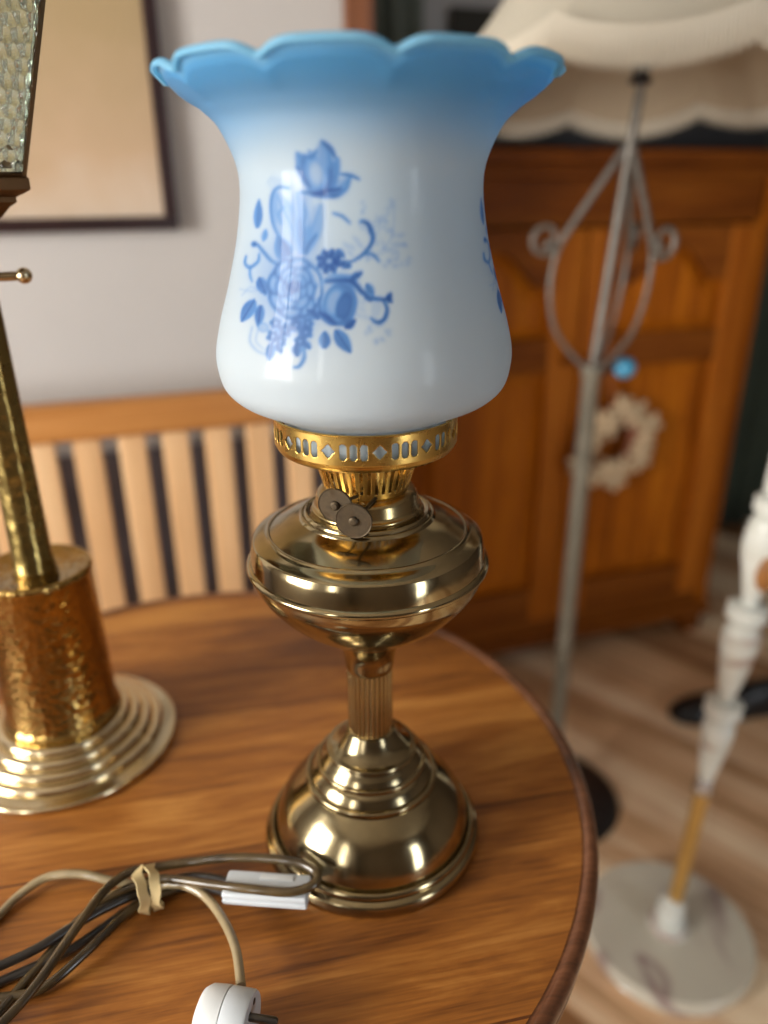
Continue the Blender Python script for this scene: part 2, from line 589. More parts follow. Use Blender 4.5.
for nm, q, e_ in (('window_daylight_left', WA, 84), ('window_daylight_far_left', WD, 17)):
    na, za = (q[0] + q[1]) / 2, (q[2] + q[3]) / 2
    area(nm, room(U0 - 0.12, na, za), room(U0 + 1, na, za), q[1] - q[0], q[3] - q[2], e_, (1.0, 0.965, 0.91))
ub, zb = (WC[0] + WC[1]) / 2, (WC[2] + WC[3]) / 2
area('window_daylight_near', room(ub, N0 - 0.12, zb), room(ub, N0 + 1, zb), WC[1] - WC[0], WC[3] - WC[2], 25, (0.86, 0.93, 1.0))
w = bpy.data.worlds.new('World')
bpy.context.scene.world = w
w.use_nodes = True
w.node_tree.nodes['Background'].inputs[0].default_value = (0.75, 0.85, 1.0, 1)
w.node_tree.nodes['Background'].inputs[1].default_value = 0.6

# ================================================================ PICTURE on the wall
pic = empty('framed_picture', room(-0.185, WL, 1.136), TH)
tag(pic, 'large tan print in a thin dark frame on the pale wall', 'picture')
W2, PH, T = 0.275, 0.62, 0.019
mb = MB()
for a, b_, c, d in ((-W2, W2, 0, T), (-W2, W2, PH - T, PH), (-W2, -W2 + T, T, PH - T), (W2 - T, W2, T, PH - T)):
    mb.box(a, b_, -0.022, -0.0005, c, d, 0.003)
mb.build('frame', M_FRAME, pic)
MB().box(-W2 + T - 0.002, W2 - T + 0.002, -0.010, -0.001, T - 0.002, PH - T + 0.002).build('print', M_PRINT, pic)

# ================================================================ BENCH
bench = empty('slatted_bench', room(0.0, 1.12, 0), TH)
tag(bench, 'light wooden bench with slatted back standing against the wall', 'bench')
BX0, BX1 = -0.75, 0.33
MB().box(BX0, BX1, -0.003, 0.032, 0.866, 0.918, 0.006).build('top_rail', M_BENCH, bench)
MB().box(BX0, BX1, 0.0, 0.03, 0.50, 0.555, 0.005).build('bottom_rail', M_BENCH, bench)
k = 0
s0 = -0.109 + 0.0115
while True:
    a = s0 + 0.0615 * (k - 9)
    k += 1
    if a + 0.0385 > BX1 - 0.05:
        break
    if a < BX0 + 0.045:
        continue
    MB().box(a, a + 0.0385, 0.006, 0.020, 0.55, 0.87, 0.004).build('slat', M_SLAT, bench)
for x in (BX0, BX1 - 0.045):
    MB().box(x, x + 0.045, 0.0, 0.04, 0.0, 0.9, 0.005).build('back_leg', M_BENCH, bench)
    MB().box(x, x + 0.045, -0.30, -0.255, 0.0, 0.44, 0.005).build('front_leg', M_BENCH, bench)
mb = MB()
for i in range(5):
    mb.box(BX0, BX1, -0.30 + i * 0.06, -0.30 + i * 0.06 + 0.052, 0.44, 0.462, 0.004)
mb.build('seat', M_BENCH, bench)

# ================================================================ CUPBOARD
CU0, CU1, CZ = 0.47, 1.465, 1.262
cup = empty('wooden_cupboard', room((CU0 + CU1) / 2, 1.55, 0), TH)
tag(cup, 'large orange brown wooden cupboard with two panelled doors', 'cupboard')
hw = (CU1 - CU0) / 2
D = 0.46
mb = MB()
mb.box(-hw, -hw + 0.02, 0, D, 0.10, CZ - 0.04, 0.002).box(hw - 0.02, hw, 0, D, 0.10, CZ - 0.04, 0.002)
mb.box(-hw, hw, D - 0.012, D, 0.10, CZ - 0.04).box(-hw, hw, 0.0, D, 0.10, 0.125)
mb.box(-hw, -hw + 0.045, -0.002, 0.02, 0.10, CZ - 0.04, 0.002).box(hw - 0.045, hw, -0.002, 0.02, 0.10, CZ - 0.04, 0.002)
mb.build('carcass', M_CUP, cup)
mb = MB()
mb.box(-hw + 0.03, hw - 0.03, -0.002, 0.02, CZ - 0.15, CZ - 0.04, 0.002)
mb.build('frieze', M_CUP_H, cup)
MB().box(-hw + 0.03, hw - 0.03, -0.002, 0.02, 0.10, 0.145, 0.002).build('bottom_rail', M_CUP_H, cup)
# stepped cornice
mb = MB()
mb.box(-hw - 0.012, hw + 0.012, -0.02, D, CZ - 0.055, CZ - 0.03, 0.005)
mb.box(-hw - 0.03, hw + 0.03, -0.04, D, CZ - 0.03, CZ, 0.006)
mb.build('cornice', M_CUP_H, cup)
mb = MB()
mb.box(-hw - 0.01, hw + 0.01, -0.015, D, 0.06, 0.10, 0.005)
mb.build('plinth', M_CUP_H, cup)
for sx in (-1, 1):
    for yy in (0.0, D - 0.06):
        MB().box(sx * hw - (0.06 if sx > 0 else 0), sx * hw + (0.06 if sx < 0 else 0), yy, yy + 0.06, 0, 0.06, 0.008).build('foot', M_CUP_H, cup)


def arch_panel(x0, x1, z0, z1, arch, y, depth):
    """raised panel whose upper edge is an ogee arch; bevelled field"""
    def outline(x0, x1, z0, z1, arch):
        pts = [(x0, z0), (x1, z0)]
        n = 28
        for i in range(n + 1):
            t = i / n
            x = x1 + (x0 - x1) * t
            s = abs(2 * t - 1)
            zz = z1 - arch * (0.5 - 0.5 * math.cos(PI * min(1, max(0, (s - 0.12) / 0.7))))
            pts.append((x, zz))
        return pts
    o1 = outline(x0, x1, z0, z1, arch)
    o2 = outline(x0 + 0.03, x1 - 0.03, z0 + 0.03, z1 - 0.03, arch)
    n = len(o1)
    vs = [(x, y, z) for x, z in o1] + [(x, y - depth, z) for x, z in o2]
    fs = [(i, (i + 1) % n, n + (i + 1) % n, n + i) for i in range(n)]
    fs.append(tuple(range(n, 2 * n)))
    return vs, fs, o1


def rail_with_arch(x0, x1, z0, z1, arch, y0, y1):
    """horizontal rail whose lower edge follows the arch"""
    n = 28
    vs, fs = [], []
    for i in range(n + 1):
        t = i / n
        x = x0 + (x1 - x0) * t
        s = abs(2 * t - 1)
        zz = z0 - arch * (0.5 - 0.5 * math.cos(PI * min(1, max(0, (s - 0.12) / 0.7))))
        vs += [(x, y0, zz), (x, y0, z1), (x, y1, zz), (x, y1, z1)]
    for i in range(n):
        a, b = 4 * i, 4 * i + 4
        fs += [(a, b, b + 1, a + 1), (a + 2, a + 3, b + 3, b + 2), (a, a + 2, b + 2, b), (a + 1, b + 1, b + 3, a + 3)]
    fs += [(0, 1, 3, 2), (4 * n, 4 * n + 2, 4 * n + 3, 4 * n + 1)]
    return vs, fs


dz0, dz1 = 0.150, CZ - 0.155
for side in (-1, 1):
    x0, x1 = (-hw + 0.047, -0.003) if side < 0 else (0.003, hw - 0.047)
    st = 0.075
    mb = MB()
    mb.box(x0, x0 + st, -0.02, 0.002, dz0, dz1, 0.003).box(x1 - st, x1, -0.02, 0.002, dz0, dz1, 0.003)
    door = mb.build('door', M_CUP_LIGHT, cup)
    mb = MB()
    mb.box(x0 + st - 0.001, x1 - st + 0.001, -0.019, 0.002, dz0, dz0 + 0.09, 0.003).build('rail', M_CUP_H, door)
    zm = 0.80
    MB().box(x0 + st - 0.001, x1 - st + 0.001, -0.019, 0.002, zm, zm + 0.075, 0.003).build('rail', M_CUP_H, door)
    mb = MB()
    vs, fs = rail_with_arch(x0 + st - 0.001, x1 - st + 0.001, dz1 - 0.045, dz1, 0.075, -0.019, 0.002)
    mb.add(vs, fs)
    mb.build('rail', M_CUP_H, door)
    mb = MB()
    vs, fs, _ = arch_panel(x0 + st, x1 - st, zm + 0.075, dz1 - 0.045, 0.075, -0.002, 0.012)
    mb.add(vs, fs)
    mb.build('upper_panel', M_CUP, door, flat=True)
    mb = MB()
    vs, fs, _ = arch_panel(x0 + st, x1 - st, dz0 + 0.09, zm, 0.0, -0.002, 0.012)
    mb.add(vs, fs)
    mb.build('lower_panel', M_CUP, door, flat=True)
    kx = x1 - 0.035 if side < 0 else x0 + 0.035
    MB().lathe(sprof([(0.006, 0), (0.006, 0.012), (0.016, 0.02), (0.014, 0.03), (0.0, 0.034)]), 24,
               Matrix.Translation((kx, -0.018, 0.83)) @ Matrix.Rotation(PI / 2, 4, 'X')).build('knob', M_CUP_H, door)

# black case lying on the cupboard
bc = MB().box(-0.42, 0.50, 0.05, 0.40, 0, 0.13, 0.012)
o = bc.build('storage_case', M_CASE, loc=room((CU0 + CU1) / 2, 1.55, CZ), rot=(0, 0, TH))
tag(o, 'long flat black case lying on top of the wooden cupboard', 'case')

# wreath hanging on the right-hand door
wr = empty('flower_wreath', room(1.055, 1.505, 0.622), TH)
wr.scale = (1.16, 1.16, 1.16)
tag(wr, 'small beige dried flower wreath hanging on the cupboard door', 'wreath')
rnd = random.Random(3)
mb = MB()
ring = [(0.062 * math.cos(2 * PI * i / 40), 0, 0.062 * math.sin(2 * PI * i / 40)) for i in range(41)]
mb.tube(ring, 0.016, 10)
mb.build('twig_ring', M_CORD, wr)
mb = MB()
for i in range(14):
    a = 2 * PI * i / 14 + rnd.uniform(-.1, .1)
    rr = 0.064 + rnd.uniform(-0.016, 0.024)
    c = Vector((rr * math.cos(a), -0.010 + rnd.uniform(-0.006, 0.004), rr * math.sin(a)))
    for p in range(6):
        b = 2 * PI * p / 6 + i
        L = rnd.uniform(0.017, 0.023)
        q = c + Vector((math.cos(b) * L * 0.8, -0.004, math.sin(b) * L * 0.8))
        T_ = Matrix.Translation(q) @ Matrix.Rotation(-b, 4, 'Y') @ Matrix.Diagonal(Vector((1.0, 0.45, 0.55, 1)))
        mb.ball((0, 0, 0), L * 0.75, 10, M=T_)
    mb.ball(c + Vector((0, -0.008, 0)), 0.007, 10)
mb.build('dried_flowers', M_WREATH, wr)
MB().tube(crom([(0, 0, 0.07), (-0.012, -0.004, 0.12), (-0.025, -0.006, 0.20)], 6), 0.0022, 8).build('hanging_cord', M_CORD, wr)

# curtain at the far right beside the cupboard, and above-left beyond the post
def curtain(name, u0, u1, n0, z0, z1, m, folds, label):
    vs, fs = [], []
    nx, nz = folds * 10, 10
    for j in range(nz + 1):
        for i in range(nx + 1):
            t = i / nx
            u = u0 + (u1 - u0) * t
            d = 0.02 * math.sin(2 * PI * folds * t) * (1 + 0.3 * math.sin(5 * t + j * 0.2))
            vs.append((u, n0 + d, z0 + (z1 - z0) * j / nz))
    for j in range(nz):
        for i in range(nx):
            a = j * (nx + 1) + i
            fs.append((a, a + 1, a + nx + 2, a + nx + 1))
    o = MB().add(vs, fs).build(name, m, rot=(0, 0, TH), sharp=80)
    md = o.modifiers.new('thickness', 'SOLIDIFY')
    md.thickness = 0.003
    tag(o, label, 'curtain')
    return o


curtain('curtain', 0.62, 0.80, 2.12, 1.45, 2.3, M_CURTAIN, 3, 'grey green curtain hanging at the top beyond the brown post')
curtain('curtain', 1.52, 2.3, 2.10, 0.02, 2.3, M_GREEN, 8, 'dark green curtain hanging to the floor right of the cupboard')

# ================================================================ FLOOR LAMP with fringed shade
FLX, FLY = 0.346, 1.264
fl = empty('fringed_floor_lamp', (FLX, FLY, 0))
tag(fl, 'grey iron floor lamp with scroll cage and cream fringed shade', 'floor lamp')
MB().lathe(sprof([(0.0, 0.0), (0.13, 0.0), (0.138, 0.006), (0.13, 0.014), (0.09, 0.02), (0.045, 0.03), (0.025, 0.05), (0.018, 0.07)]), 64).build('base', M_IRON_DARK, fl)
MB().lathe([(0.0, 0.03), (0.0145, 0.03), (0.0145, 0.90), (0.018, 0.905), (0.018, 0.918), (0.0, 0.92)], 32).build('pole', M_POLE, fl)
top = Vector((0.024, 0, 1.25))
MB().tube([(0, 0, 0.9), top, (0.030, 0, 1.33)], [0.0075, 0.0075, 0.0065], 16).build('upper_pole', M_IRON, fl)
for ang in (183, -66, 58):
    a = math.radians(ang)
    d = Vector((math.cos(a), math.sin(a), 0))

    def P(r, z):
        k = (z - 0.9) / 0.35 * 0.024
        return Vector((k, 0, z)) + d * r
    mb = MB()
    mb.tube([P(0.007, 1.245), P(0.06, 1.155), P(0.084, 1.112)], 0.0056, 12)
    mb.tube(crom([P(0.084, 1.112), P(0.091, 1.075), P(0.089, 1.03), P(0.074, 0.98), P(0.042, 0.94), P(0.012, 0.915)], 8), 0.0040, 12)
    sp = []
    for i in range(30):
        t = i / 29
        an = math.radians(-160 + 400 * t)
        rr = 0.026 * (1 - 0.55 * t)
        sp.append(P(0.108 + rr * math.cos(an), 1.118 + rr * math.sin(an)))
    mb.tube(sp, 0.0045, 10)
    mb.ball(sp[-1], 0.0085, 14)
    mb.build('scroll_bar', M_IRON, fl)
kb = MB().tube([(0.01, 0, 0.912), (0.046, 0, 0.914)], 0.005, 12).build('clamp_screw', M_IRON_DARK, fl)
MB().ball((0.053, -0.002, 0.915), 0.0185, 28, (1, 1, 0.95)).build('knob', M_BLUE, kb)['label'] = 'blue round knob'
MB().lathe(sprof([(0.0, 1.325), (0.014, 1.327), (0.017, 1.332), (0.012, 1.338), (0.012, 1.37), (0.0, 1.372)]), 32, Matrix.Translation((0.028, 0, 0))).build('bulb_holder', M_IRON_DARK, fl)

tilt = Matrix.Translation((0.028, 0, 1.335)) @ Matrix.Rotation(math.radians(-4.5), 4, 'X') @ Matrix.Rotation(math.radians(0), 4, 'Y') @ Matrix.Rotation(math.radians(30), 4, 'Z')
SEG, NS = 768, 8


def scal(a):
    """0 at the peaks between scallops, 1 at the lowest point"""
    return abs(math.cos(NS * a / 2)) ** 0.8 if True else 0


def shade_surface(r_in, mname, m, off):
    vs, fs = [], []
    rows = 14
    for j in range(rows + 1):
        t = j / rows
        for k in range(SEG):
            a = 2 * PI * k / SEG
            r = 0.284 - off + (0.115 - 0.284) * (t ** 0.9) - 0.018 * math.sin(PI * t)
            gore = 1 - 0.02 * (1 - abs(math.cos(NS * a / 2))) * (1 - t)
            z = 0.005 + t * 0.27 - (1 - t) ** 3 * 0.025 * scal(a)
            vs.append((r * gore * math.sin(a), -r * gore * math.cos(a), z))
    for j in range(rows):
        for k in range(SEG):
            k2 = (k + 1) % SEG
            fs.append((j * SEG + k, j * SEG + k2, (j + 1) * SEG + k2, (j + 1) * SEG + k))
    return MB().add(vs, fs, tilt)


sh = shade_surface(0, '', M_CREAM, 0.0).build('lamp_shade', M_CREAM, fl, sharp=60)
shade_surface(0, '', M_LINING, 0.004).build('lining', M_LINING, sh, sharp=60)
vs, fs = [], []
FS = 1440
for j in range(9):
    t = j / 8
    for k in range(FS):
        a = 2 * PI * k / FS
        r = 0.2855 + 0.0022 * math.sin(k * PI / 2) * t + 0.004 * t
        z = 0.026 - 0.025 * scal(a) - 0.052 * t * (0.85 + 0.15 * math.sin(k * 2.4))
        vs.append((r * math.sin(a), -r * math.cos(a), z))
for j in range(8):
    for k in range(FS):
        k2 = (k + 1) % FS
        fs.append((j * FS + k, j * FS + k2, (j + 1) * FS + k2, (j + 1) * FS + k))
fr = MB().add(vs, fs, tilt).build('fringe', M_FRINGE, sh, sharp=80)
# wire spider carrying the shade
mb = MB()
for q in range(3):
    a = 2 * PI * q / 3 + 0.4
    mb.tube([(0.028, 0, 1.365), Vector((0.028, 0, 1.61)) + Vector((math.cos(a), math.sin(a), 0)) * 0.112], 0.002, 8)
mb.build('shade_carrier', M_IRON_DARK, fl)

# ================================================================ WHITE STANDARD LAMP (right foreground)
wb = onz(667, 930, 0.03)
wl = empty('onyx_standard_lamp', (wb.x, wb.y, 0))
tag(wl, 'white turned stone lamp stand with gilt rod and round marble base', 'lamp stand')
lean = Matrix.Rotation(math.radians(2.3), 4, 'Y')
MB().lathe([(0.0, 0.0), (0.128, 0.0), (0.132, 0.006), (0.126, 0.012), (0.132, 0.016), (0.139, 0.022), (0.139, 0.034), (0.135, 0.040), (0.0, 0.042)], 96).build('base', M_MARBLE, wl)
mb = MB()
mb.lathe(sprof([(0.0, 0.04), (0.032, 0.04), (0.030, 0.052), (0.022, 0.058), (0.024, 0.072), (0.019, 0.085), (0.022, 0.095), (0.012, 0.105), (0.0, 0.107)], 4), 48)
mb.build('foot_collar', M_TURNED, wl)
MB().lathe([(0.0, 0.10), (0.0115, 0.10), (0.0115, 0.345), (0.0, 0.345)], 32, lean).build('rod', M_RODGOLD, wl)
MB().lathe(sprof([(0.0, 0.332), (0.0135, 0.333), (0.014, 0.343), (0.011, 0.358), (0.0, 0.360)], 3), 32, lean).build('collar', M_SILVER, wl)


def vase(z0, z1, rmin, rmax, up=0.72):
    h = z1 - z0
    return [(rmin, z0), (rmin * 1.05, z0 + 0.06 * h), (rmin + (rmax - rmin) * 0.5, z0 + 0.33 * h), (rmax, z0 + up * h), (rmax * 0.86, z0 + 0.9 * h), (rmin * 1.0, z1)]


def ringp(z0, z1, r, rn):
    m_ = (z0 + z1) / 2
    return [(rn, z0), (r * 0.93, z0 + 0.12 * (z1 - z0)), (r, m_ - 0.2 * (z1 - z0)), (r * 0.9, m_), (r, m_ + 0.2 * (z1 - z0)), (r * 0.93, z1 - 0.12 * (z1 - z0)), (rn, z1)]


for nm, prof in (('lower_stem', vase(0.356, 0.478, 0.0115, 0.0245, 0.75)), ('turned_ring', ringp(0.476, 0.504, 0.0285, 0.013)),
                 ('middle_stem', vase(0.502, 0.640, 0.0115, 0.0275, 0.74)), ('turned_ring', ringp(0.638, 0.664, 0.0295, 0.013)),
                 ('upper_stem', vase(0.662, 0.80, 0.0115, 0.0290, 0.62)), ('turned_ring', ringp(0.798, 0.822, 0.027, 0.013)),
                 ('top_column', [(0.015, 0.824), (0.0185, 0.84), (0.0175, 0.96), (0.0165, 1.1), (0.02, 1.12), (0.0, 1.125)])):
    prof = [(a_ * 0.94, b_) for a_, b_ in prof]
    MB().lathe(sprof([(0.0, prof[0][1])] + prof[:1], 1) + sprof(prof, 5) + [(0.0, prof[-1][1])], 48, lean).build(nm, M_TURNED, wl)
T_ = lean @ Matrix.Translation((-0.001, -0.0262, 0.722)) @ Matrix.Rotation(math.radians(-2), 4, 'Z')
MB().ball((0, 0, 0), 0.021, 24, (0.72, 0.4, 1.25), M=T_).build('medallion', M_OVAL, wl)['label'] = 'brown oval medallion'

# ================================================================ dark shoe on the floor
def shoe(loc, rz):
    e = empty('leather_shoe', loc, rz)
    L = 0.27
    st = [(0.0, 0.030, 0.030, 0.0), (0.03, 0.040, 0.048, 0), (0.08, 0.046, 0.052, 0), (0.14, 0.040, 0.062, 0), (0.19, 0.034, 0.080, 0), (0.24, 0.033, 0.088, 0), (0.27, 0.024, 0.080, 0)]
    vs, fs = [], []
    n = 20
    for (x, hw_, h, _) in st:
        for k in range(n):
            a = 2 * PI * k / n
            y = hw_ * math.cos(a)
            z = 0.012 + max(0, math.sin(a)) * (h - 0.012) if math.sin(a) > 0 else 0.012
            vs.append((x, y, z))
    for i in range(len(st) - 1):
        for k in range(n):
            k2 = (k + 1) % n
            fs.append((i * n + k, i * n + k2, (i + 1) * n + k2, (i + 1) * n + k))
    c0 = len(vs)
    vs.append((-0.012, 0, 0.016))
    fs += [(c0, (k + 1) % n, k) for k in range(n)]
    c1 = len(vs)
    vs.append((0.275, 0, 0.05))
    fs += [(c1, (len(st) - 1) * n + k, (len(st) - 1) * n + (k + 1) % n) for k in range(n)]
    up = MB().add(vs, fs).build('upper', M_BLACK, e, sharp=60)
    md = up.modifiers.new('s', 'SUBSURF')
    md.levels = md.render_levels = 2
    sole = MB()
    out = []
    for x, hw_ in ((-0.014, 0.012), (0.0, 0.032), (0.03, 0.044), (0.08, 0.049), (0.14, 0.041), (0.2, 0.036), (0.25, 0.036), (0.277, 0.02)):
        out.append((x, hw_))
    pts = [(x, y) for x, y in out] + [(x, -y) for x, y in reversed(out)]
    m_ = len(pts)
    sole.add([(x, y, 0) for x, y in pts] + [(x, y, 0.013) for x, y in pts],
             [tuple(range(m_ - 1, -1, -1)), tuple(range(m_, 2 * m_))] + [(i, (i + 1) % m_, m_ + (i + 1) % m_, m_ + i) for i in range(m_)])
    sole.build('sole', M_CASE, e)
    sb = MB().tube(crom([(0.165, 0.03, 0.06), (0.16, 0.0, 0.082), (0.165, -0.03, 0.06)], 6), 0.004, 8)
    sb.build('tongue_edge', M_CASE, e)
    return e


q = onz(676, 716, 0)
e = shoe((q.x, q.y, 0), math.radians(8))
tag(e, 'black leather shoe on the floor right behind the white lamp stand', 'shoe')

# ================================================================ ROUND TABLE
TC = Vector((-0.161, 0.5, 0))
TR = 0.327
tb = empty('round_table', TC)
tag(tb, 'round brown wooden side table with moulded rim holding two lamps', 'table')
top_prof = [(0.0001, TABLE - 0.026), (TR - 0.02, TABLE - 0.026), (TR - 0.018, TABLE - 0.0012), (0.0001, TABLE - 0.0012)]
o = MB().lathe([(0.0001, TABLE - 0.024), (TR - 0.012, TABLE - 0.024), (TR - 0.0115, TABLE), (TR - 0.02, TABLE), (0.0001, TABLE)], 256).build('table_top', M_TABLE, tb)
# keep the wood pattern in world axes: offset object coordinates handled by the table centre
o.location = (0, 0, 0)
rim = [(TR - 0.0125, TABLE - 0.028), (TR - 0.0125, TABLE - 0.0015), (TR - 0.011, TABLE + 0.0005), (TR - 0.0075, TABLE + 0.0028), (TR - 0.0035, TABLE + 0.0022), (TR - 0.0008, TABLE - 0.001),
       (TR, TABLE - 0.005), (TR - 0.001, TABLE - 0.010), (TR - 0.004, TABLE - 0.013), (TR - 0.0045, TABLE - 0.016), (TR - 0.002, TABLE - 0.020), (TR - 0.004, TABLE - 0.026), (TR - 0.0125, TABLE - 0.028)]
MB().lathe(sprof(rim, 3), 256).build('moulded_rim', M_TABLE_EDGE, tb, sharp=60)
MB().lathe([(TR - 0.04, TABLE - 0.085), (TR - 0.022, TABLE - 0.085), (TR - 0.022, TABLE - 0.0245), (TR - 0.04, TABLE - 0.0245), (TR - 0.04, TABLE - 0.085)], 128).build('apron', M_TABLE_LEG, tb)
MB().lathe(sprof([(0.0, 0.12), (0.04, 0.12), (0.05, 0.16), (0.03, 0.22), (0.025, 0.3), (0.045, 0.42), (0.05, 0.46), (0.028, 0.52), (0.03, 0.62), (0.06, 0.68), (0.08, 0.7155), (0.0, 0.7155)]), 48).build('pedestal', M_TABLE_LEG, tb)
for q in range(3):
    a = 2 * PI * q / 3 + 2.2
    d = Vector((math.cos(a), math.sin(a), 0))
    pts = crom([d * 0.03 + Vector((0, 0, 0.17)), d * 0.10 + Vector((0, 0, 0.16)), d * 0.17 + Vector((0, 0, 0.09)), d * 0.24 + Vector((0, 0, 0.024)), d * 0.27 + Vector((0, 0, 0.016))], 6)
    MB().tube(pts, [0.024 - 0.010 * i / len(pts) for i in range(len(pts))], 14).build('foot', M_TABLE_LEG, tb)

# ================================================================ OIL-STYLE LAMP
AX, AY = -0.0107, 0.45
lamp = empty('brass_oil_lamp', (AX, AY, TABLE + 0.0004))
tag(lamp, 'antique brass oil lamp with blue ruffled floral glass shade', 'lamp')

foot = [(0.0, 0.0), (0.0745, 0.0)] + sprof([(0.0755, 0.0005), (0.0765, 0.004), (0.0755, 0.0085), (0.0735, 0.0105)], 4) + sprof([(0.0725, 0.0112), (0.0728, 0.014), (0.0712, 0.0165), (0.0695, 0.0165), (0.0685, 0.0150)], 4) + \
    sprof([(0.0683, 0.0165), (0.0665, 0.024), (0.0625, 0.034), (0.0560, 0.0445), (0.0500, 0.0515), (0.0465, 0.0550)], 6) + \
    sprof([(0.0468, 0.0562), (0.0468, 0.0590), (0.0450, 0.0602), (0.0438, 0.0600)], 4) + \
    sprof([(0.0432, 0.0618), (0.0408, 0.0658), (0.0388, 0.0680)], 4) + sprof([(0.0392, 0.0690), (0.0388, 0.0712), (0.0368, 0.0718)], 4) + \
    sprof([(0.0352, 0.0748), (0.0330, 0.0778), (0.0322, 0.0790)], 3) + sprof([(0.0325, 0.0800), (0.0318, 0.0816), (0.0302, 0.0818)], 4) + sprof([(0.0285, 0.0828), (0.0240, 0.0862), (0.0200, 0.0915), (0.0172, 0.0965)], 5) + [(0.0150, 0.0972)]
foot = [(a_ * (1 + 0.06 * min(1, max(0, (a_ - 0.03) / 0.03))), b_) for a_, b_ in foot]
MB().lathe(foot, 160).build('base', M_BRASS, lamp, sharp=40)
MB().lathe([(0.0150, 0.094), (0.0150, 0.151)], 336, rfun=lambda r, z, a: 0.0146 + 0.0013 * abs(math.sin(a * 14)) ** 0.6).build('fluted_column', M_BRASS_DARK, lamp, sharp=60)
font = sprof([(0.0158, 0.1480), (0.0166, 0.1510), (0.0175, 0.1590), (0.0195, 0.1660), (0.0225, 0.1725)], 5) + sprof([(0.0240, 0.1740), (0.0245, 0.1760), (0.0240, 0.1778)], 4) + \
    sprof([(0.030, 0.1800), (0.042, 0.1870), (0.055, 0.1975), (0.0655, 0.2095), (0.0725, 0.2210), (0.0742, 0.2290)], 6) + \
    sprof([(0.0757, 0.2297), (0.0771, 0.2313), (0.0770, 0.2332), (0.0758, 0.2345)], 4) + \
    [(0.0746, 0.2350), (0.0742, 0.2390), (0.0735, 0.2440), (0.0726, 0.2486)] + sprof([(0.0718, 0.2499), (0.0690, 0.2515), (0.0645, 0.2532)], 3) + \
    sprof([(0.0635, 0.2540), (0.0625, 0.2548), (0.0612, 0.2545)], 3) + sprof([(0.0590, 0.2558), (0.0510, 0.2602), (0.0430, 0.2632)], 5) + \
    sprof([(0.0425, 0.2642), (0.0413, 0.2655), (0.0400, 0.2650)], 4) + sprof([(0.0395, 0.2662), (0.0383, 0.2675), (0.0370, 0.2668)], 4) + [(0.0335, 0.267)]
font = [(a_ * 1.012, b_) for a_, b_ in font]
MB().lathe(font, 192).build('font', M_BRASS, lamp, sharp=40)
coll = sprof([(0.0348, 0.2665), (0.0350, 0.2690), (0.0338, 0.2700)], 3) + sprof([(0.0328, 0.2715), (0.0322, 0.2750), (0.0312, 0.2785), (0.0285, 0.2812), (0.0240, 0.2830)], 5) + [(0.0190, 0.2833), (0.0185, 0.2835), (0.0165, 0.2955), (0.0, 0.296)]
burner = MB().lathe(coll, 128).build('burner', M_BRASS_DARK, lamp, sharp=40)
mb = MB()
mb.lathe([(0.0, 0.2825), (0.0195, 0.2825), (0.0200, 0.2845), (0.0180, 0.3050), (0.0, 0.3055)], 64)
mb.build('wick_housing', M_GOLD, burner)
# two wick winder knobs
for (kx, ky, kY), (sx_, sy_, sY), rr in (((353.8, 521.5, 0.3945), (381, 493, 0.432), 0.0106), ((335.5, 506, 0.404), (368, 492, 0.434), 0.0104)):
    c = at(kx, ky, kY) - Vector((AX, AY, TABLE))
    s_ = at(sx_, sy_, sY) - Vector((AX, AY, TABLE))
    d = (c - s_).normalized()
    z = Vector((0, 0, 1))
    d2 = Vector((d.x * 0.5 + 0.0, d.y, -0.02)).normalized()
    R = d2.to_track_quat('Z', 'Y').to_matrix().to_4x4()
    T_ = Matrix.Translation(c) @ R
    kn = MB().lathe([(0.0, -0.0008), (rr * 0.96, -0.0008), (rr, -0.0005), (rr, 0.0005), (rr * 0.97, 0.0009), (rr * 0.93, 0.0006), (0.0030, 0.0005), (0.0026, 0.0018), (0.0016, 0.0026), (0.0, 0.0027)], 64, T_)
    ko = kn.build('wick_knob', M_KNOB, burner, sharp=30)
    MB().tube([s_, c], 0.0011, 10).build('spindle', M_KNOB, ko)


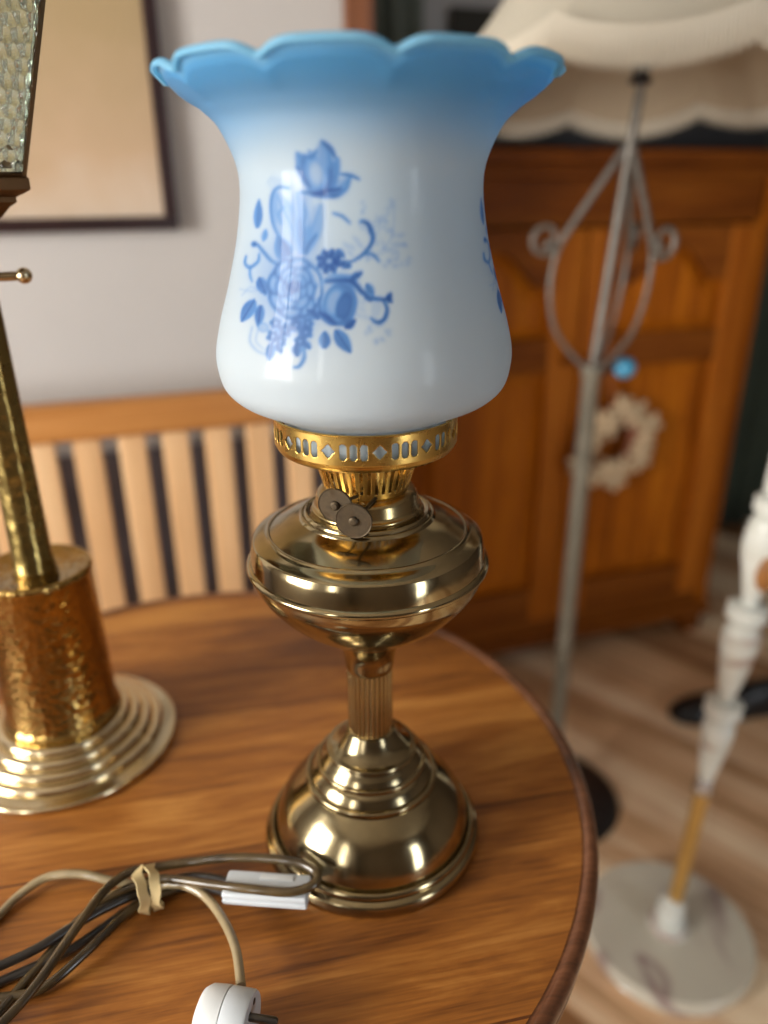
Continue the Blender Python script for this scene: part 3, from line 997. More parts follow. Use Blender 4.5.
# pierced gallery
def gallery():
    SEGG = 1080
    R = 0.0553
    zb, zt = 0.3130, 0.3300
    prof = []
    prof_in = sprof([(0.0265, 0.2820), (0.0283, 0.2890), (0.0308, 0.2975), (0.0324, 0.3045)], 12)
    prof += prof_in
    prof += sprof([(0.0345, 0.3062), (0.0400, 0.3066), (0.0480, 0.3076), (0.0530, 0.3095), (0.0550, 0.3130)], 4)[0:]
    nz = 44
    for i in range(1, nz + 1):
        prof.append((R, zb + (zt - zb) * i / nz))
    prof += [(0.0562, 0.3303), (0.0566, 0.3309), (0.0560, 0.3315), (0.0550, 0.3311)]
    n = len(prof)
    vs, fs = [], []
    for r, z in prof:
        for k in range(SEGG):
            a = 2 * PI * k / SEGG
            vs.append((r * math.sin(a), -r * math.cos(a), z))
    U12 = 2 * PI / 12
    off = 0.16
    for i in range(n - 1):
        zc = (prof[i][1] + prof[i + 1][1]) / 2
        rc = (prof[i][0] + prof[i + 1][0]) / 2
        for k in range(SEGG):
            a = 2 * PI * (k + 0.5) / SEGG
            hole = False
            if zc > 0.314 and rc > 0.0552 and rc < 0.0554:
                ph = ((a - off) % U12)
                if ph > U12 / 2:
                    ph -= U12
                s = ph * R              # distance from the diamond centre
                zz = zc - 0.3215
                if abs(s) / 0.0041 + abs(zz) / 0.0043 < 1:
                    hole = True
                s2 = (a - off) % U12 * R
                for c in (0.0086, 0.01448, 0.02036):
                    ds, hh = s2 - c, 0.0048
                    if abs(ds) < 0.0021 and (abs(zz) < hh - 0.0021 or (ds * ds + (abs(zz) - (hh - 0.0021)) ** 2) < 0.0021 ** 2):
                        hole = True
            elif 0.2855 < zc < 0.3025 and rc < 0.0325:
                ph = (a * 40 / (2 * PI)) % 1.0
                if 0.22 < ph < 0.72:
                    hole = True
            if not hole:
                k2 = (k + 1) % SEGG
                fs.append((i * SEGG + k, i * SEGG + k2, (i + 1) * SEGG + k2, (i + 1) * SEGG + k))
    o = MB().add(vs, fs).build('shade_gallery', M_GOLD, lamp, sharp=50)
    md = o.modifiers.new('thickness', 'SOLIDIFY')
    md.thickness = 0.0007
    md.offset = -1
    return o


gallery()


# ---- the printed bouquet, painted once as a colour field (blue on white)
PX0, PX1, PY0, PY1, SS = 226, 418, 130, 376, 4
PW, PHH = (PX1 - PX0) * SS, (PY1 - PY0) * SS
gy, gx = np.mgrid[0:PHH, 0:PW]
gx = gx / SS + PX0
gy = gy / SS + PY0
ink = np.zeros((PHH, PW))


def sm(x, e=1.0):
    return 1 / (1 + np.exp(-x / e))


def over(v, a):
    """lay ink of strength v with coverage a"""
    global ink
    ink = ink * (1 - a) + v * a


def ellipse(cx, cy, rx, ry, rot=0, fill=0.4, edge=0.75, ew=0.22, soft=0.55, alpha=1.0, grad=0.0):
    c, s = math.cos(math.radians(rot)), math.sin(math.radians(rot))
    dx, dy = gx - cx, gy - cy
    u, v = (dx * c + dy * s) / rx, (-dx * s + dy * c) / ry
    d = np.sqrt(u * u + v * v)
    m = min(rx, ry)
    a = sm((1 - d) * m, soft) * alpha
    val = fill + (edge - fill) * np.clip((d - (1 - ew * 2)) / (ew * 2), 0, 1) ** 1.5 + grad * v
    over(np.clip(val, 0, 1.2), a)


def leaf(x0, y0, x1, y1, w, fill=0.55, vein=0.85, soft=0.5, alpha=1.0):
    dx, dy = x1 - x0, y1 - y0
    L = math.hypot(dx, dy)
    t = ((gx - x0) * dx + (gy - y0) * dy) / (L * L)
    d = ((gx - x0) * -dy + (gy - y0) * dx) / L
    tt = np.clip(t, 0, 1)
    ww = w * np.sin(PI * tt ** 0.85) ** 0.8
    a = sm(ww - np.abs(d), soft) * (t > 0) * (t < 1) * alpha
    val = fill + (vein - fill) * np.exp(-(d / 0.7) ** 2) + 0.25 * np.clip(np.abs(d) / np.maximum(ww, .1) - 0.6, 0, 1) + 0.12 * d / w
    over(np.clip(val, 0, 1.2), a)


def stroke(pts, w=1.2, v=0.8, soft=0.45, alpha=1.0):
    P = [(p.x, p.y) for p in crom([(x, y, 0) for x, y in pts], 8)]
    best = np.full(ink.shape, 1e9)
    xs = [p[0] for p in P]
    ys = [p[1] for p in P]
    sel = (gx > min(xs) - 8) & (gx < max(xs) + 8) & (gy > min(ys) - 8) & (gy < max(ys) + 8)
    X, Y = gx[sel], gy[sel]
    b = np.full(X.shape, 1e9)
    n = len(P) - 1
    for i in range(n):
        (x0, y0), (x1, y1) = P[i], P[i + 1]
        dx, dy = x1 - x0, y1 - y0
        L2 = dx * dx + dy * dy + 1e-9
        t = np.clip(((X - x0) * dx + (Y - y0) * dy) / L2, 0, 1)
        d = np.hypot(X - x0 - t * dx, Y - y0 - t * dy)
        ww = w * (0.45 + 0.55 * math.sin(PI * min(1, (i + 0.5) / n)))
        b = np.minimum(b, d - ww)
    a = np.zeros(ink.shape)
    a[sel] = sm(-b, soft)
    over(v, a * alpha)


ellipse(292, 285, 42, 62, 0, 0.24, 0.14, 0.3, 6.0, 0.9)
# faint sprays first
rp = random.Random(8)
for (x, y) in [(365, 208), (392, 205), (384, 218), (376, 225), (388, 232), (398, 240), (403, 246), (392, 250), (380, 246), (370, 238), (386, 262), (372, 255), (362, 226), (405, 262), (395, 262), (376, 326), (384, 336), (378, 342), (368, 330)]:
    for q in range(4):
        ellipse(x + rp.uniform(-5, 5), y + rp.uniform(-5, 5), rp.uniform(1.2, 2.2), rp.uniform(0.8, 1.5), rp.uniform(0, 180), 0.3, 0.32, soft=0.8, alpha=0.55)
for p in ([(366, 262), (380, 252), (392, 236), (394, 208)], [(378, 256), (392, 250), (404, 244)], [(372, 240), (380, 228), (376, 216)]):
    stroke(p, 0.5, 0.3, 0.7, 0.5)
# top tulip-like bloom
leaf(312, 201, 274, 214, 6, 0.18, 0.25, 1.6, 0.7)
leaf(306, 205, 268, 180, 7, 0.18, 0.22, 2.2, 0.6)
leaf(330, 198, 350, 178, 7, 0.32, 0.45, 1.0)
stroke([(341, 175), (350, 176), (359, 180)], 1.5, 0.75, 0.7)
stroke([(350, 178), (346, 190), (334, 197)], 1.2, 0.55, 0.8)
leaf(320, 197, 296, 152, 9.5, 0.46, 0.52, 0.9)
leaf(320, 197, 339, 158, 8.5, 0.42, 0.5, 0.9)
leaf(320, 198, 322, 140, 10.5, 0.30, 0.36, 0.9)
leaf(318, 196, 309, 150, 7, 0.38, 0.42, 1.0)
ellipse(316, 174, 8, 15, -8, 0.16, 0.35, 0.3, 1.2)
stroke([(323, 143), (330, 149), (335, 158)], 2.0, 0.85, 0.8)
stroke([(322, 142), (329, 153), (332, 166)], 0.9, 0.6, 0.7)
stroke([(297, 168), (303, 178), (310, 188)], 1.7, 0.8, 0.8)
stroke([(304, 158), (302, 170), (306, 182)], 1.2, 0.65, 0.8)
stroke([(316, 152), (311, 158), (303, 156)], 1.4, 0.65, 0.8)
stroke([(330, 170), (330, 182), (323, 195)], 2.0, 0.7, 1.0)
stroke([(302, 193), (316, 194), (326, 192), (340, 190)], 2.3, 0.92, 0.9)
stroke([(312, 196), (326, 197), (338, 196)], 1.5, 0.85, 1.0)
# broad pale leaf / hanging petal beneath
ellipse(296, 222, 22, 27, 0, 0.22, 0.22, 0.2, 3.0, 0.9)
leaf(303, 254, 276, 194, 12, 0.30, 0.5, 1.4, 0.85)
leaf(304, 254, 321, 204, 9, 0.30, 0.5, 1.4, 0.85)
leaf(303, 256, 297, 192, 10, 0.36, 0.56, 1.2, 0.85)
stroke([(289, 189), (279, 188), (273, 194), (271, 208), (273, 224), (279, 238)], 1.5, 0.68, 0.7)
stroke([(277, 192), (275, 206), (276, 222)], 2.2, 0.40, 1.2, 0.8)
stroke([(281, 224), (279, 214), (284, 208)], 0.8, 0.5, 0.8)
stroke([(300, 222), (301, 236), (303, 250)], 3.2, 0.60, 1.4, 0.85)
stroke([(322, 206), (315, 226), (306, 246)], 3.0, 0.35, 1.6, 0.7)
stroke([(316, 236), (309, 246), (306, 254)], 1.4, 0.7, 0.8)
stroke([(311, 212), (307, 226)], 2.0, 0.14, 1.4, 0.6)
# leaves on the left side
leaf(257, 230, 259, 200, 4.3, 0.52, 0.66)
leaf(263, 242, 266, 229, 3, 0.42, 0.5)
leaf(283, 262, 278, 236, 6.0, 0.55, 0.62, 0.8)
leaf(289, 258, 282, 240, 4.5, 0.68, 0.72, 0.8)
stroke([(283, 266), (272, 262), (263, 252), (258, 246), (254, 244)], 1.5, 0.66, 0.6)
ellipse(254, 245, 2.6, 2.2, 0, 0.8, 0.85)
stroke([(259, 255), (258, 262), (250, 268), (245, 264), (246, 257)], 1.4, 0.62, 0.6)
stroke([(250, 268), (250, 276), (252, 282)], 0.9, 0.6, 0.7)
leaf(259, 278, 266, 296, 5.5, 0.62, 0.8)
leaf(255, 300, 241, 323, 6.4, 0.56, 0.82)
leaf(261, 305, 258, 328, 4.6, 0.62, 0.85)
for p in ([(240, 290), (250, 292), (262, 290)], [(242, 296), (250, 288), (257, 290)]):
    stroke(p, 0.4, 0.35, 0.6, 0.6)
stroke([(252, 328), (250, 342), (258, 352), (270, 356)], 0.8, 0.3, 0.8)
stroke([(258, 330), (256, 342), (264, 350)], 0.6, 0.25, 0.8)
# big central rose
ellipse(295, 290, 27, 31, 0, 0.5, 0.7, 0.2, 0.9)
for k in range(8):
    a = 2 * PI * k / 8 + 0.25
    ellipse(295 + 18 * math.cos(a), 289 + 21 * math.sin(a), 10.0, 12.0, math.degrees(a), 0.30, 0.80, 0.22, 0.55)
for k in range(6):
    a = 2 * PI * k / 6 + 0.1
    ellipse(295 + 11.5 * math.cos(a), 289 + 14 * math.sin(a), 8.5, 10.5, math.degrees(a), 0.32, 0.78, 0.22, 0.55)
for k in range(5):
    a = 2 * PI * k / 5 + 0.5
    ellipse(295 + 6.5 * math.cos(a), 288 + 8 * math.sin(a), 6.5, 7.5, math.degrees(a), 0.34, 0.74, 0.22, 0.6)
ellipse(293, 288, 7.5, 5.6, -15, 0.76, 0.82, 0.2, 0.9)
ellipse(296, 286, 4, 3, -15, 0.62, 0.8, 0.2, 0.9)
for k in range(3):
    stroke([(310 + k * 3, 268 + 3 * k), (318 + k, 284 + k), (315 + k, 303)], 0.8, 0.12, 0.6, 0.8)
# small dark daisy on the right
for k in range(8):
    a = 2 * PI * k / 8 + 0.3
    leaf(329 + 3 * math.cos(a), 262 + 3 * math.sin(a), 329 + 14 * math.cos(a), 262 + 13.5 * math.sin(a), 4.2, 0.72, 0.86, 0.5)
ellipse(329, 262, 5.4, 5.2, 0, 0.5, 1.0, 0.3, 0.5)
ellipse(329, 262, 2.4, 2.4, 0, 0.2, 0.6, 0.2, 0.5)
leaf(338, 262, 352, 268, 4.5, 0.66, 0.85)
leaf(336, 250, 345, 258, 3.5, 0.6, 0.8)
# scroll strokes right
stroke([(333, 214), (342, 217), (350, 224)], 1.6, 0.6, 0.6)
stroke([(360, 222), (367, 223), (372, 232), (372, 243), (364, 254), (356, 260), (349, 263)], 1.9, 0.74, 0.6)
stroke([(362, 222), (368, 226), (370, 234)], 1.2, 0.85, 0.6)
stroke([(364, 255), (372, 255), (379, 262)], 1.6, 0.6, 0.7)
for (x, y) in [(356, 240), (360, 246), (352, 248), (350, 254), (346, 246)]:
    ellipse(x, y, 3, 1.5, 40, 0.3, 0.35, 0.2, 0.8, 0.6)
stroke([(326, 282), (336, 281), (348, 281), (356, 286), (362, 294)], 3.4, 0.82, 0.8)
stroke([(328, 277), (340, 276), (350, 276)], 2.2, 0.38, 0.8)
leaf(350, 280, 363, 272, 3.6, 0.7, 0.85)
stroke([(360, 290), (370, 298), (382, 300), (391, 299)], 2.0, 0.84, 0.6)
leaf(366, 284, 374, 296, 4.0, 0.5, 0.7)
leaf(364, 294, 372, 303, 3.0, 0.66, 0.8)
leaf(386, 300, 392, 293, 2.4, 0.8, 0.9)
leaf(386, 300, 393, 303, 2.0, 0.8, 0.9)
stroke([(383, 301), (387, 310), (384, 320), (377, 323), (371, 319)], 2.0, 0.8, 0.6)
ellipse(376, 309, 4, 7, 10, 0.16, 0.3, 0.2, 0.9, 0.7)
for (x, y) in [(362, 310), (358, 316), (366, 318), (362, 303)]:
    ellipse(x, y, 3.2, 2, 30, 0.22, 0.26, 0.2, 0.9, 0.6)
# rose bud on the right
ellipse(340, 305, 16, 21, 12, 0.42, 0.8, 0.2, 0.7)
ellipse(335, 303, 11, 17, 14, 0.28, 0.58, 0.24, 0.8)
ellipse(344, 307, 7.5, 14, 16, 0.66, 0.84, 0.24, 0.7)
stroke([(350, 288), (355, 300), (352, 316), (345, 326)], 1.9, 0.55, 0.7)
stroke([(319, 300), (321, 314), (330, 323), (342, 325)], 2.4, 0.66, 0.8)
stroke([(326, 308), (332, 318), (340, 321)], 1.2, 0.34, 0.7)
leaf(344, 329, 356, 320, 4.5, 0.76, 0.9)
leaf(320, 320, 306, 310, 4.0, 0.66, 0.8)
leaf(336, 326, 318, 312, 3.4, 0.74, 0.85)
leaf(324, 350, 325, 331, 5.8, 0.6, 0.74)
leaf(335, 330, 351, 354, 7.0, 0.56, 0.86)
# small cluster flowers below the rose
for (x, y, r) in [(276, 324, 5.5), (285, 331, 6.5), (296, 326, 6), (306, 333, 6.5), (273, 337, 6), (281, 342, 5), (300, 342, 5.5), (308, 324, 5)]:
    for k in range(5):
        a = 2 * PI * k / 5 + x
        ellipse(x + r * 0.62 * math.cos(a), y + r * 0.62 * math.sin(a), r * 0.5, r * 0.42, math.degrees(a), 0.66, 0.86, 0.25, 0.5)
    ellipse(x, y, 1.5, 1.5, 0, 0.3, 0.4, soft=0.4)
ellipse(263, 328, 5.5, 4.5, 20, 0.24, 0.46, 0.24, 0.6)
leaf(272, 343, 269, 362, 4.4, 0.6, 0.75)
leaf(276, 344, 282, 354, 3.5, 0.62, 0.75)
leaf(297, 344, 297, 358, 5.0, 0.62, 0.78)
leaf(304, 342, 311, 350, 3.5, 0.6, 0.75)
stroke([(304, 349), (304, 359), (299, 367), (294, 368)], 1.8, 0.64, 0.6)
stroke([(303, 352), (300, 360)], 0.7, 0.3, 0.6)
ink = np.clip(ink * 1.12, 0, 1.1)

L0 = np.array([0.71, 0.775, 0.815])           # opal white
L1 = np.array([0.17, 0.38, 0.72])
L2 = np.array([0.045, 0.125, 0.40])


def make_glass():
    prof = sprof([(0.0478, 0.3120), (0.0482, 0.3190), (0.0488, 0.3260)], 3) + \
        sprof([(0.0500, 0.3300), (0.0560, 0.3330), (0.0645, 0.3368), (0.0745, 0.3418), (0.0815, 0.3490), (0.0843, 0.3590), (0.0845, 0.3700),
               (0.0806, 0.3866), (0.0745, 0.4059), (0.0683, 0.4298), (0.0650, 0.4526), (0.0666, 0.4670), (0.0738, 0.4825), (0.0820, 0.4905), (0.0888, 0.4966), (0.0928, 0.5015), (0.0955, 0.5058)], 24) + \
        sprof([(0.0958, 0.5063), (0.0967, 0.5078), (0.0977, 0.5088), (0.0986, 0.5087), (0.0988, 0.5078)], 4)
    prof = np.array(prof)
    S = 960
    nr = len(prof)
    th = np.arange(S) * 2 * PI / S
    # lobes of the ruffle; a notch sits 9.8 degrees right of the front
    d = th - math.radians(9.5)
    q_ = np.clip(np.abs(np.sin(5.5 * d)) / 0.95, 0, 1)
    q_ = np.sqrt(q_ * q_ + 0.02) / math.sqrt(1.02)
    lobe = 1 - (1 - q_) ** 2.5
    lobe = lobe + 0.07 * np.sin(2 * th + 1.0)
    R = np.repeat(prof[:, 0][:, None], S, 1)
    Z = np.repeat(prof[:, 1][:, None], S, 1)
    hrel = np.clip((Z - 0.4900) / (0.5035 - 0.4900), 0, 1) ** 1.3
    hrel = np.minimum(hrel, 1.0)
    Z = Z + hrel * (-0.0076 + 0.0062 * lobe[None, :])
    R = R + hrel * (-0.0022 + 0.0052 * lobe[None, :])
    # lip turns down and out on the lobes
    X, Y = R * np.sin(th)[None, :], -R * np.cos(th)[None, :]
    V = np.stack([X, Y, Z], -1).reshape(-1, 3)
    col = np.zeros((nr, S, 3))
    col[:] = L0
    # printed bouquets (three round the glass), same field turned about the axis
    Rn = np.repeat(prof[:, 0][:, None], S, 1)
    Zn = np.repeat(prof[:, 1][:, None], S, 1)
    inkv = np.zeros((nr, S))
    for turn in (0.0, math.radians(121), math.radians(243)):
        t2 = (th[None, :] - turn + PI) % (2 * PI) - PI
        px = Rn * np.sin(t2) + AX
        py = -Rn * np.cos(t2) + AY
        pz = Zn + TABLE - CAM_H
        dz = px * FWD.x + py * FWD.y + pz * FWD.z
        ix = 384 + FPX * (px * RT.x + py * RT.y + pz * RT.z) / dz
        iy = 512 - FPX * (px * UP.x + py * UP.y + pz * UP.z) / dz
        ok = (np.cos(t2) > 0.12) & (ix > PX0 + 1) & (ix < PX1 - 2) & (iy > PY0 + 1) & (iy < PY1 - 2)
        fx = np.clip((ix - PX0) * SS, 0, PW - 2)
        fy = np.clip((iy - PY0) * SS, 0, PHH - 2)
        a = ink[fy.astype(int), fx.astype(int)]
        inkv = np.maximum(inkv, np.where(ok, a, 0))
    i1 = np.clip(inkv / 0.44, 0, 1)[..., None]
    i2 = np.clip((inkv - 0.44) / 0.5, 0, 1)[..., None]
    # glass tinted blue towards the rim; lower blue at the sides paints grazing light
    b = np.clip((Zn + (0.002 * np.sin(3 * th + 0.6) + 0.009 * (1 - np.cos(2 * th)) / 2)[None, :] - 0.4640) / (0.5035 - 0.4640), 0, 1)
    b = (b * b * (3 - 2 * b))[..., None]
    blue = np.array([0.15, 0.47, 0.77])
    pale = np.array([0.56, 0.71, 0.82])
    k0 = np.clip((Zn - 0.385) / 0.085, 0, 1)[..., None]
    base = L0 * (1 - 0.45 * k0) + pale * 0.45 * k0
    base = base * (1 - b) + blue * b
    lip = np.clip((np.arange(nr) - (nr - 22)) / 16, 0, 1)[:, None, None]
    base = base * (1 - 0.7 * lip) + np.array([0.42, 0.76, 0.90]) * 0.7 * lip
    col = base * (1 - i1) + L1 * i1
    col = col * (1 - i2) + L2 * i2
    F = []
    idx = np.arange(nr * S).reshape(nr, S)
    a = idx[:-1, :]
    bq = np.roll(idx, -1, 1)[:-1, :]
    c = np.roll(idx, -1, 1)[1:, :]
    dd = idx[1:, :]
    F = np.stack([a, bq, c, dd], -1).reshape(-1, 4)
    # inner surface for real thickness
    th_ = 0.0022
    Pn = np.gradient(prof, axis=0)
    nrm = np.stack([Pn[:, 1], -Pn[:, 0]], -1)
    nrm /= np.linalg.norm(nrm, axis=1)[:, None] + 1e-12
    Ri = R - nrm[:, 0][:, None] * th_
    Zi = Z - nrm[:, 1][:, None] * th_
    Vi = np.stack([Ri * np.sin(th)[None, :], -Ri * np.cos(th)[None, :], Zi], -1).reshape(-1, 3)
    Fi = F[:, ::-1] + nr * S
    top = np.stack([idx[-1], np.roll(idx[-1], -1), np.roll(idx[-1], -1) + nr * S, idx[-1] + nr * S], -1)
    bot = np.stack([np.roll(idx[0], -1), idx[0], idx[0] + nr * S, np.roll(idx[0], -1) + nr * S], -1)
    VV = np.concatenate([V, Vi])
    FF = np.concatenate([F, Fi, top, bot])
    cc = np.concatenate([col.reshape(-1, 3), base.reshape(-1, 3) if base.shape == col.shape else np.broadcast_to(base, col.shape).reshape(-1, 3)])
    me = bpy.data.meshes.new('glass_shade')
    me.vertices.add(len(VV))
    me.vertices.foreach_set('co', VV.ravel())
    me.loops.add(len(FF) * 4)
    me.loops.foreach_set('vertex_index', FF.ravel().astype(np.int32))
    me.polygons.add(len(FF))
    me.polygons.foreach_set('loop_start', (np.arange(len(FF)) * 4).astype(np.int32))
    me.update(calc_edges=True)
    ca = me.color_attributes.new('print', 'FLOAT_COLOR', 'POINT')
    ca.data.foreach_set('color', np.concatenate([cc, np.ones((len(cc), 1))], 1).ravel())
    me.shade_smooth()
    me.materials.append(M_OPAL)
    me.validate()
    o = bpy.data.objects.new('glass_shade', me)
    C.objects.link(o)
    o.parent = lamp
    o['label'] = 'white opal glass shade with blue ruffled rim and blue flowers'
    return o


make_glass()

# ================================================================ BRASS LANTERN LAMP (left)
LX, LY = -0.283, 0.557
la = empty('brass_lantern_lamp', (LX, LY, TABLE + 0.0004))
tag(la, 'polished brass lantern table lamp with hammered cylinder and stepped base', 'lamp')
pr = [(0.0, 0.0)] + sprof([(0.0915, 0.0), (0.0935, 0.002), (0.0925, 0.005), (0.0895, 0.0055)], 4)
pr += [(0.0820, 0.0075)]
rr, zz = 0.0815, 0.0075
for i in range(4):
    pr += sprof([(rr, zz), (rr - 0.0003, zz + 0.0030), (rr - 0.0022, zz + 0.0052), (rr - 0.0055, zz + 0.0060), (rr - 0.0085, zz + 0.0056)], 4)
    rr -= 0.0087
    zz += 0.0058
pr += [(rr, zz + 0.002), (0.045, zz + 0.003)]
MB().lathe(pr, 160).build('base', M_PALEBRASS, la, sharp=40)
zc0 = zz
cy = [(0.0475, zc0)] + sprof([(0.0475, zc0 + 0.001), (0.0480, zc0 + 0.004), (0.0462, zc0 + 0.006)], 3) + [(0.0452, zc0 + 0.008), (0.0432, 0.166)] + \
    sprof([(0.0440, 0.1675), (0.0440, 0.1705), (0.0425, 0.1725), (0.0405, 0.1730)], 4) + [(0.038, 0.1715), (0.0, 0.1718)]
MB().lathe(cy, 128).build('hammered_cylinder', M_HAMMER, la, sharp=40)
MB().lathe([(0.0, 0.17), (0.0165, 0.171), (0.0160, 0.174), (0.0153, 0.176), (0.0150, 0.25), (0.0135, 0.36), (0.0125, 0.425), (0.016, 0.43), (0.0, 0.432)], 64, rfun=lambda r, z, a: r * (1 - 0.05 * abs(math.sin(4 * a)) * (1 if z > 0.176 else 0))).build('stem', M_STEM, la, sharp=40)
# cross bar with ball ends, in the plane facing the room
LR = math.radians(26.7)
RL = Matrix.Rotation(LR, 4, 'Z')
zb = 0.3975
mb = MB()
mb.tube([(-0.026, -0.006, zb), (0.026, -0.006, zb)], 0.0032, 16, M=RL)
mb.ball((0.031, -0.006, zb), 0.0056, 20, M=RL).ball((-0.031, -0.006, zb), 0.0056, 20, M=RL)
mb.build('crossbar', M_PALEBRASS, la)


def frustum(mb, h0, z0, h1, z1):
    vs = [(x * h0, y * h0, z0) for x, y in ((-1, -1), (1, -1), (1, 1), (-1, 1))] + [(x * h1, y * h1, z1) for x, y in ((-1, -1), (1, -1), (1, 1), (-1, 1))]
    fs = [(0, 1, 5, 4), (1, 2, 6, 5), (2, 3, 7, 6), (3, 0, 4, 7)]
    return mb.add(vs, fs, RL)


# moulded tray under the lantern
mb = MB()
steps = [(0.0165, 0.428), (0.019, 0.431), (0.019, 0.434), (0.0235, 0.437), (0.029, 0.443), (0.0335, 0.446), (0.0335, 0.449), (0.039, 0.4515), (0.0425, 0.4535), (0.0425, 0.4600), (0.0415, 0.4610), (0.0001, 0.4610)]
for (a_, b_), (c_, d_) in zip(steps[:-1], steps[1:]):
    frustum(mb, a_, b_, c_, d_)
mb.build('tray', M_BRONZE, la, flat=True)
z0, z1, h0, h1 = 0.4605, 0.66, 0.0395, 0.0925


def hz(z):
    return h0 + (h1 - h0) * (z - z0) / (z1 - z0)


mb = MB()
for sx_, sy_ in ((-1, -1), (1, -1), (1, 1), (-1, 1)):
    mb.tube([RL @ Vector((sx_ * h0, sy_ * h0, z0)), RL @ Vector((sx_ * h1, sy_ * h1, z1))], 0.0019, 4)
for z_, h_ in ((z0 + 0.0015, h0), (z1, h1)):
    cs = [RL @ Vector((x * h_, y * h_, z_)) for x, y in ((-1, -1), (1, -1), (1, 1), (-1, 1))]
    for i in range(4):
        mb.tube([cs[i], cs[(i + 1) % 4]], 0.0024, 4)
mb.build('lantern_frame', M_BRONZE, la, flat=True)
mb = MB()
frustum(mb, 0.098, z1, 0.098, z1 + 0.006)
frustum(mb, 0.098, z1 + 0.006, 0.03, z1 + 0.06)
frustum(mb, 0.03, z1 + 0.06, 0.0001, z1 + 0.065)
mb.build('lantern_roof', M_BRONZE, la, flat=True)

# hammered panes: real pebbled relief on the outer face
rg = np.random.RandomState(5)


def pane(k):
    nx, nz = 150, 190
    cells = []
    w0 = 0.0070
    j = 0
    z = -0.01
    while z < 0.23:
        x = -0.11 + (j % 2) * w0 / 2
        while x < 0.11:
            cells.append((x + rg.uniform(-.0008, .0008), z + rg.uniform(-.0010, .0010)))
            x += w0
        z += w0 * 1.12
        j += 1
    cells = np.array(cells)
    t = np.linspace(0, 1, nz + 1)
    s = np.linspace(-1, 1, nx + 1)
    Zs = z0 + 0.002 + (z1 - z0 - 0.004) * t
    Hs = h0 + (h1 - h0) * (Zs - z0) / (z1 - z0) - 0.001
    XX = s[None, :] * Hs[:, None]
    ZZ = np.repeat(Zs[:, None], nx + 1, 1)
    flatx, flatz = XX.ravel(), (ZZ - z0).ravel()
    dist = np.empty(len(flatx))
    for i in range(0, len(flatx), 4000):
        dd = (flatx[i:i + 4000, None] - cells[None, :, 0]) ** 2 + ((flatz[i:i + 4000, None] - cells[None, :, 1]) * 0.85) ** 2
        dist[i:i + 4000] = np.sqrt(dd.min(1))
    rel = 0.0030 * (1 - np.clip(dist / 0.0046, 0, 1) ** 2.4)
    YY = -Hs[:, None] - rel.reshape(nz + 1, nx + 1)
    Rk = RL @ Matrix.Rotation(k * PI / 2, 4, 'Z')
    vs = [(a, b, c) for a, b, c in zip(XX.ravel(), YY.ravel(), ZZ.ravel())]
    vb = [(a, b + 0.0020 + 0.3 * q, c) for a, b, c, q in zip(XX.ravel(), np.repeat(-Hs[:, None], nx + 1, 1).ravel(), ZZ.ravel(), np.roll(rel, 3))]
    fs = []
    W = nx + 1
    nn = len(vs)
    for j in range(nz):
        for i in range(nx):
            a = j * W + i
            fs.append((a, a + 1, a + W + 1, a + W))
            fs.append((nn + a, nn + a + W, nn + a + W + 1, nn + a + 1))
    for i in range(nx):
        fs.append((i, nn + i, nn + i + 1, i + 1))
        a = nz * W + i
        fs.append((a, a + 1, nn + a + 1, nn + a))
    for j in range(nz):
        a = j * W
        fs.append((a, a + W, nn + a + W, nn + a))
        a = j * W + nx
        fs.append((a, nn + a, nn + a + W, a + W))
    return MB().add(vs + vb, fs, Rk).build('glass_pane', M_HGLASS, la, sharp=60)


for k in range(4):
    pane(k)
MB().lathe([(0.0, 0.461), (0.012, 0.461), (0.012, 0.49), (0.0, 0.491)], 32).build('bulb_holder', M_BRONZE, la)

# ================================================================ POWER CORD with plug and inline switch
cord = empty('power_cord', onz(150, 890, TABLE))
tag(cord, 'coiled brown power cord with white plug and inline switch on table', 'cord')
inv = Matrix.Translation(-cord.location)
CRAD = 0.0030


def cab(pts, m, name='cable', r=CRAD, n=8):
    P = crom([onz(x, y, TABLE + h) for x, y, h in pts], n)
    return MB().tube([inv @ p for p in P], r, 14).build(name, m, cord)


# each point: pixel x, y and height of the cable's axis above the table
g = CRAD + 0.0004
cab([(-60, 1010, g), (-30, 945, g), (0, 914, g), (22, 893, g + .002), (48, 877, g + .006), (80, 874, g + .009), (108, 880, g + .009), (135, 885, g + .006), (152, 888, g + .003), (168, 884, g + .010),
     (186, 886, g + .014), (206, 897, g + .015), (224, 921, g + .015), (236, 950, g + .015), (241, 986, g + .016)], M_CABLE_LIGHT)
cab([(-40, 1060, g + .012), (5, 1020, g + .013), (36, 985, g + .015), (62, 948, g + .018), (84, 917, g + .020), (106, 889, g + .020), (130, 872, g + .019), (152, 868, g + .018),
     (190, 862, g + .020), (225, 858, g + .026), (260, 858, g + .0285), (296, 862, g + .030), (316, 872, g + .030), (314, 884, g + .0285), (290, 892, g + .0275), (250, 889, g + .027), (215, 885, g + .023), (166, 879, g + .017), (140, 884, g + .014),
     (108, 898, g + .010), (78, 921, g + .006), (56, 946, g + .004), (30, 976, g), (0, 1012, g), (-30, 1050, g)], M_CABLE)
cab([(-40, 982, g + .008), (0, 966, g + .008), (38, 948, g + .009), (75, 925, g + .010), (112, 905, g + .009), (150, 889, g + .007), (180, 878, g + .008), (205, 877, g + .014), (226, 881, g + .0185), (236, 884, 0.0225)], M_CABLE_DARK)
cab([(-40, 1000, g), (0, 982, g), (36, 966, g + .001), (70, 950, g + .001), (100, 930, g), (125, 912, g), (148, 897, g), (172, 889, g), (200, 886, g), (230, 893, g), (270, 893, g + .003), (300, 893, g + .013), (306, 893, g + .0175)], M_CABLE_DARK)
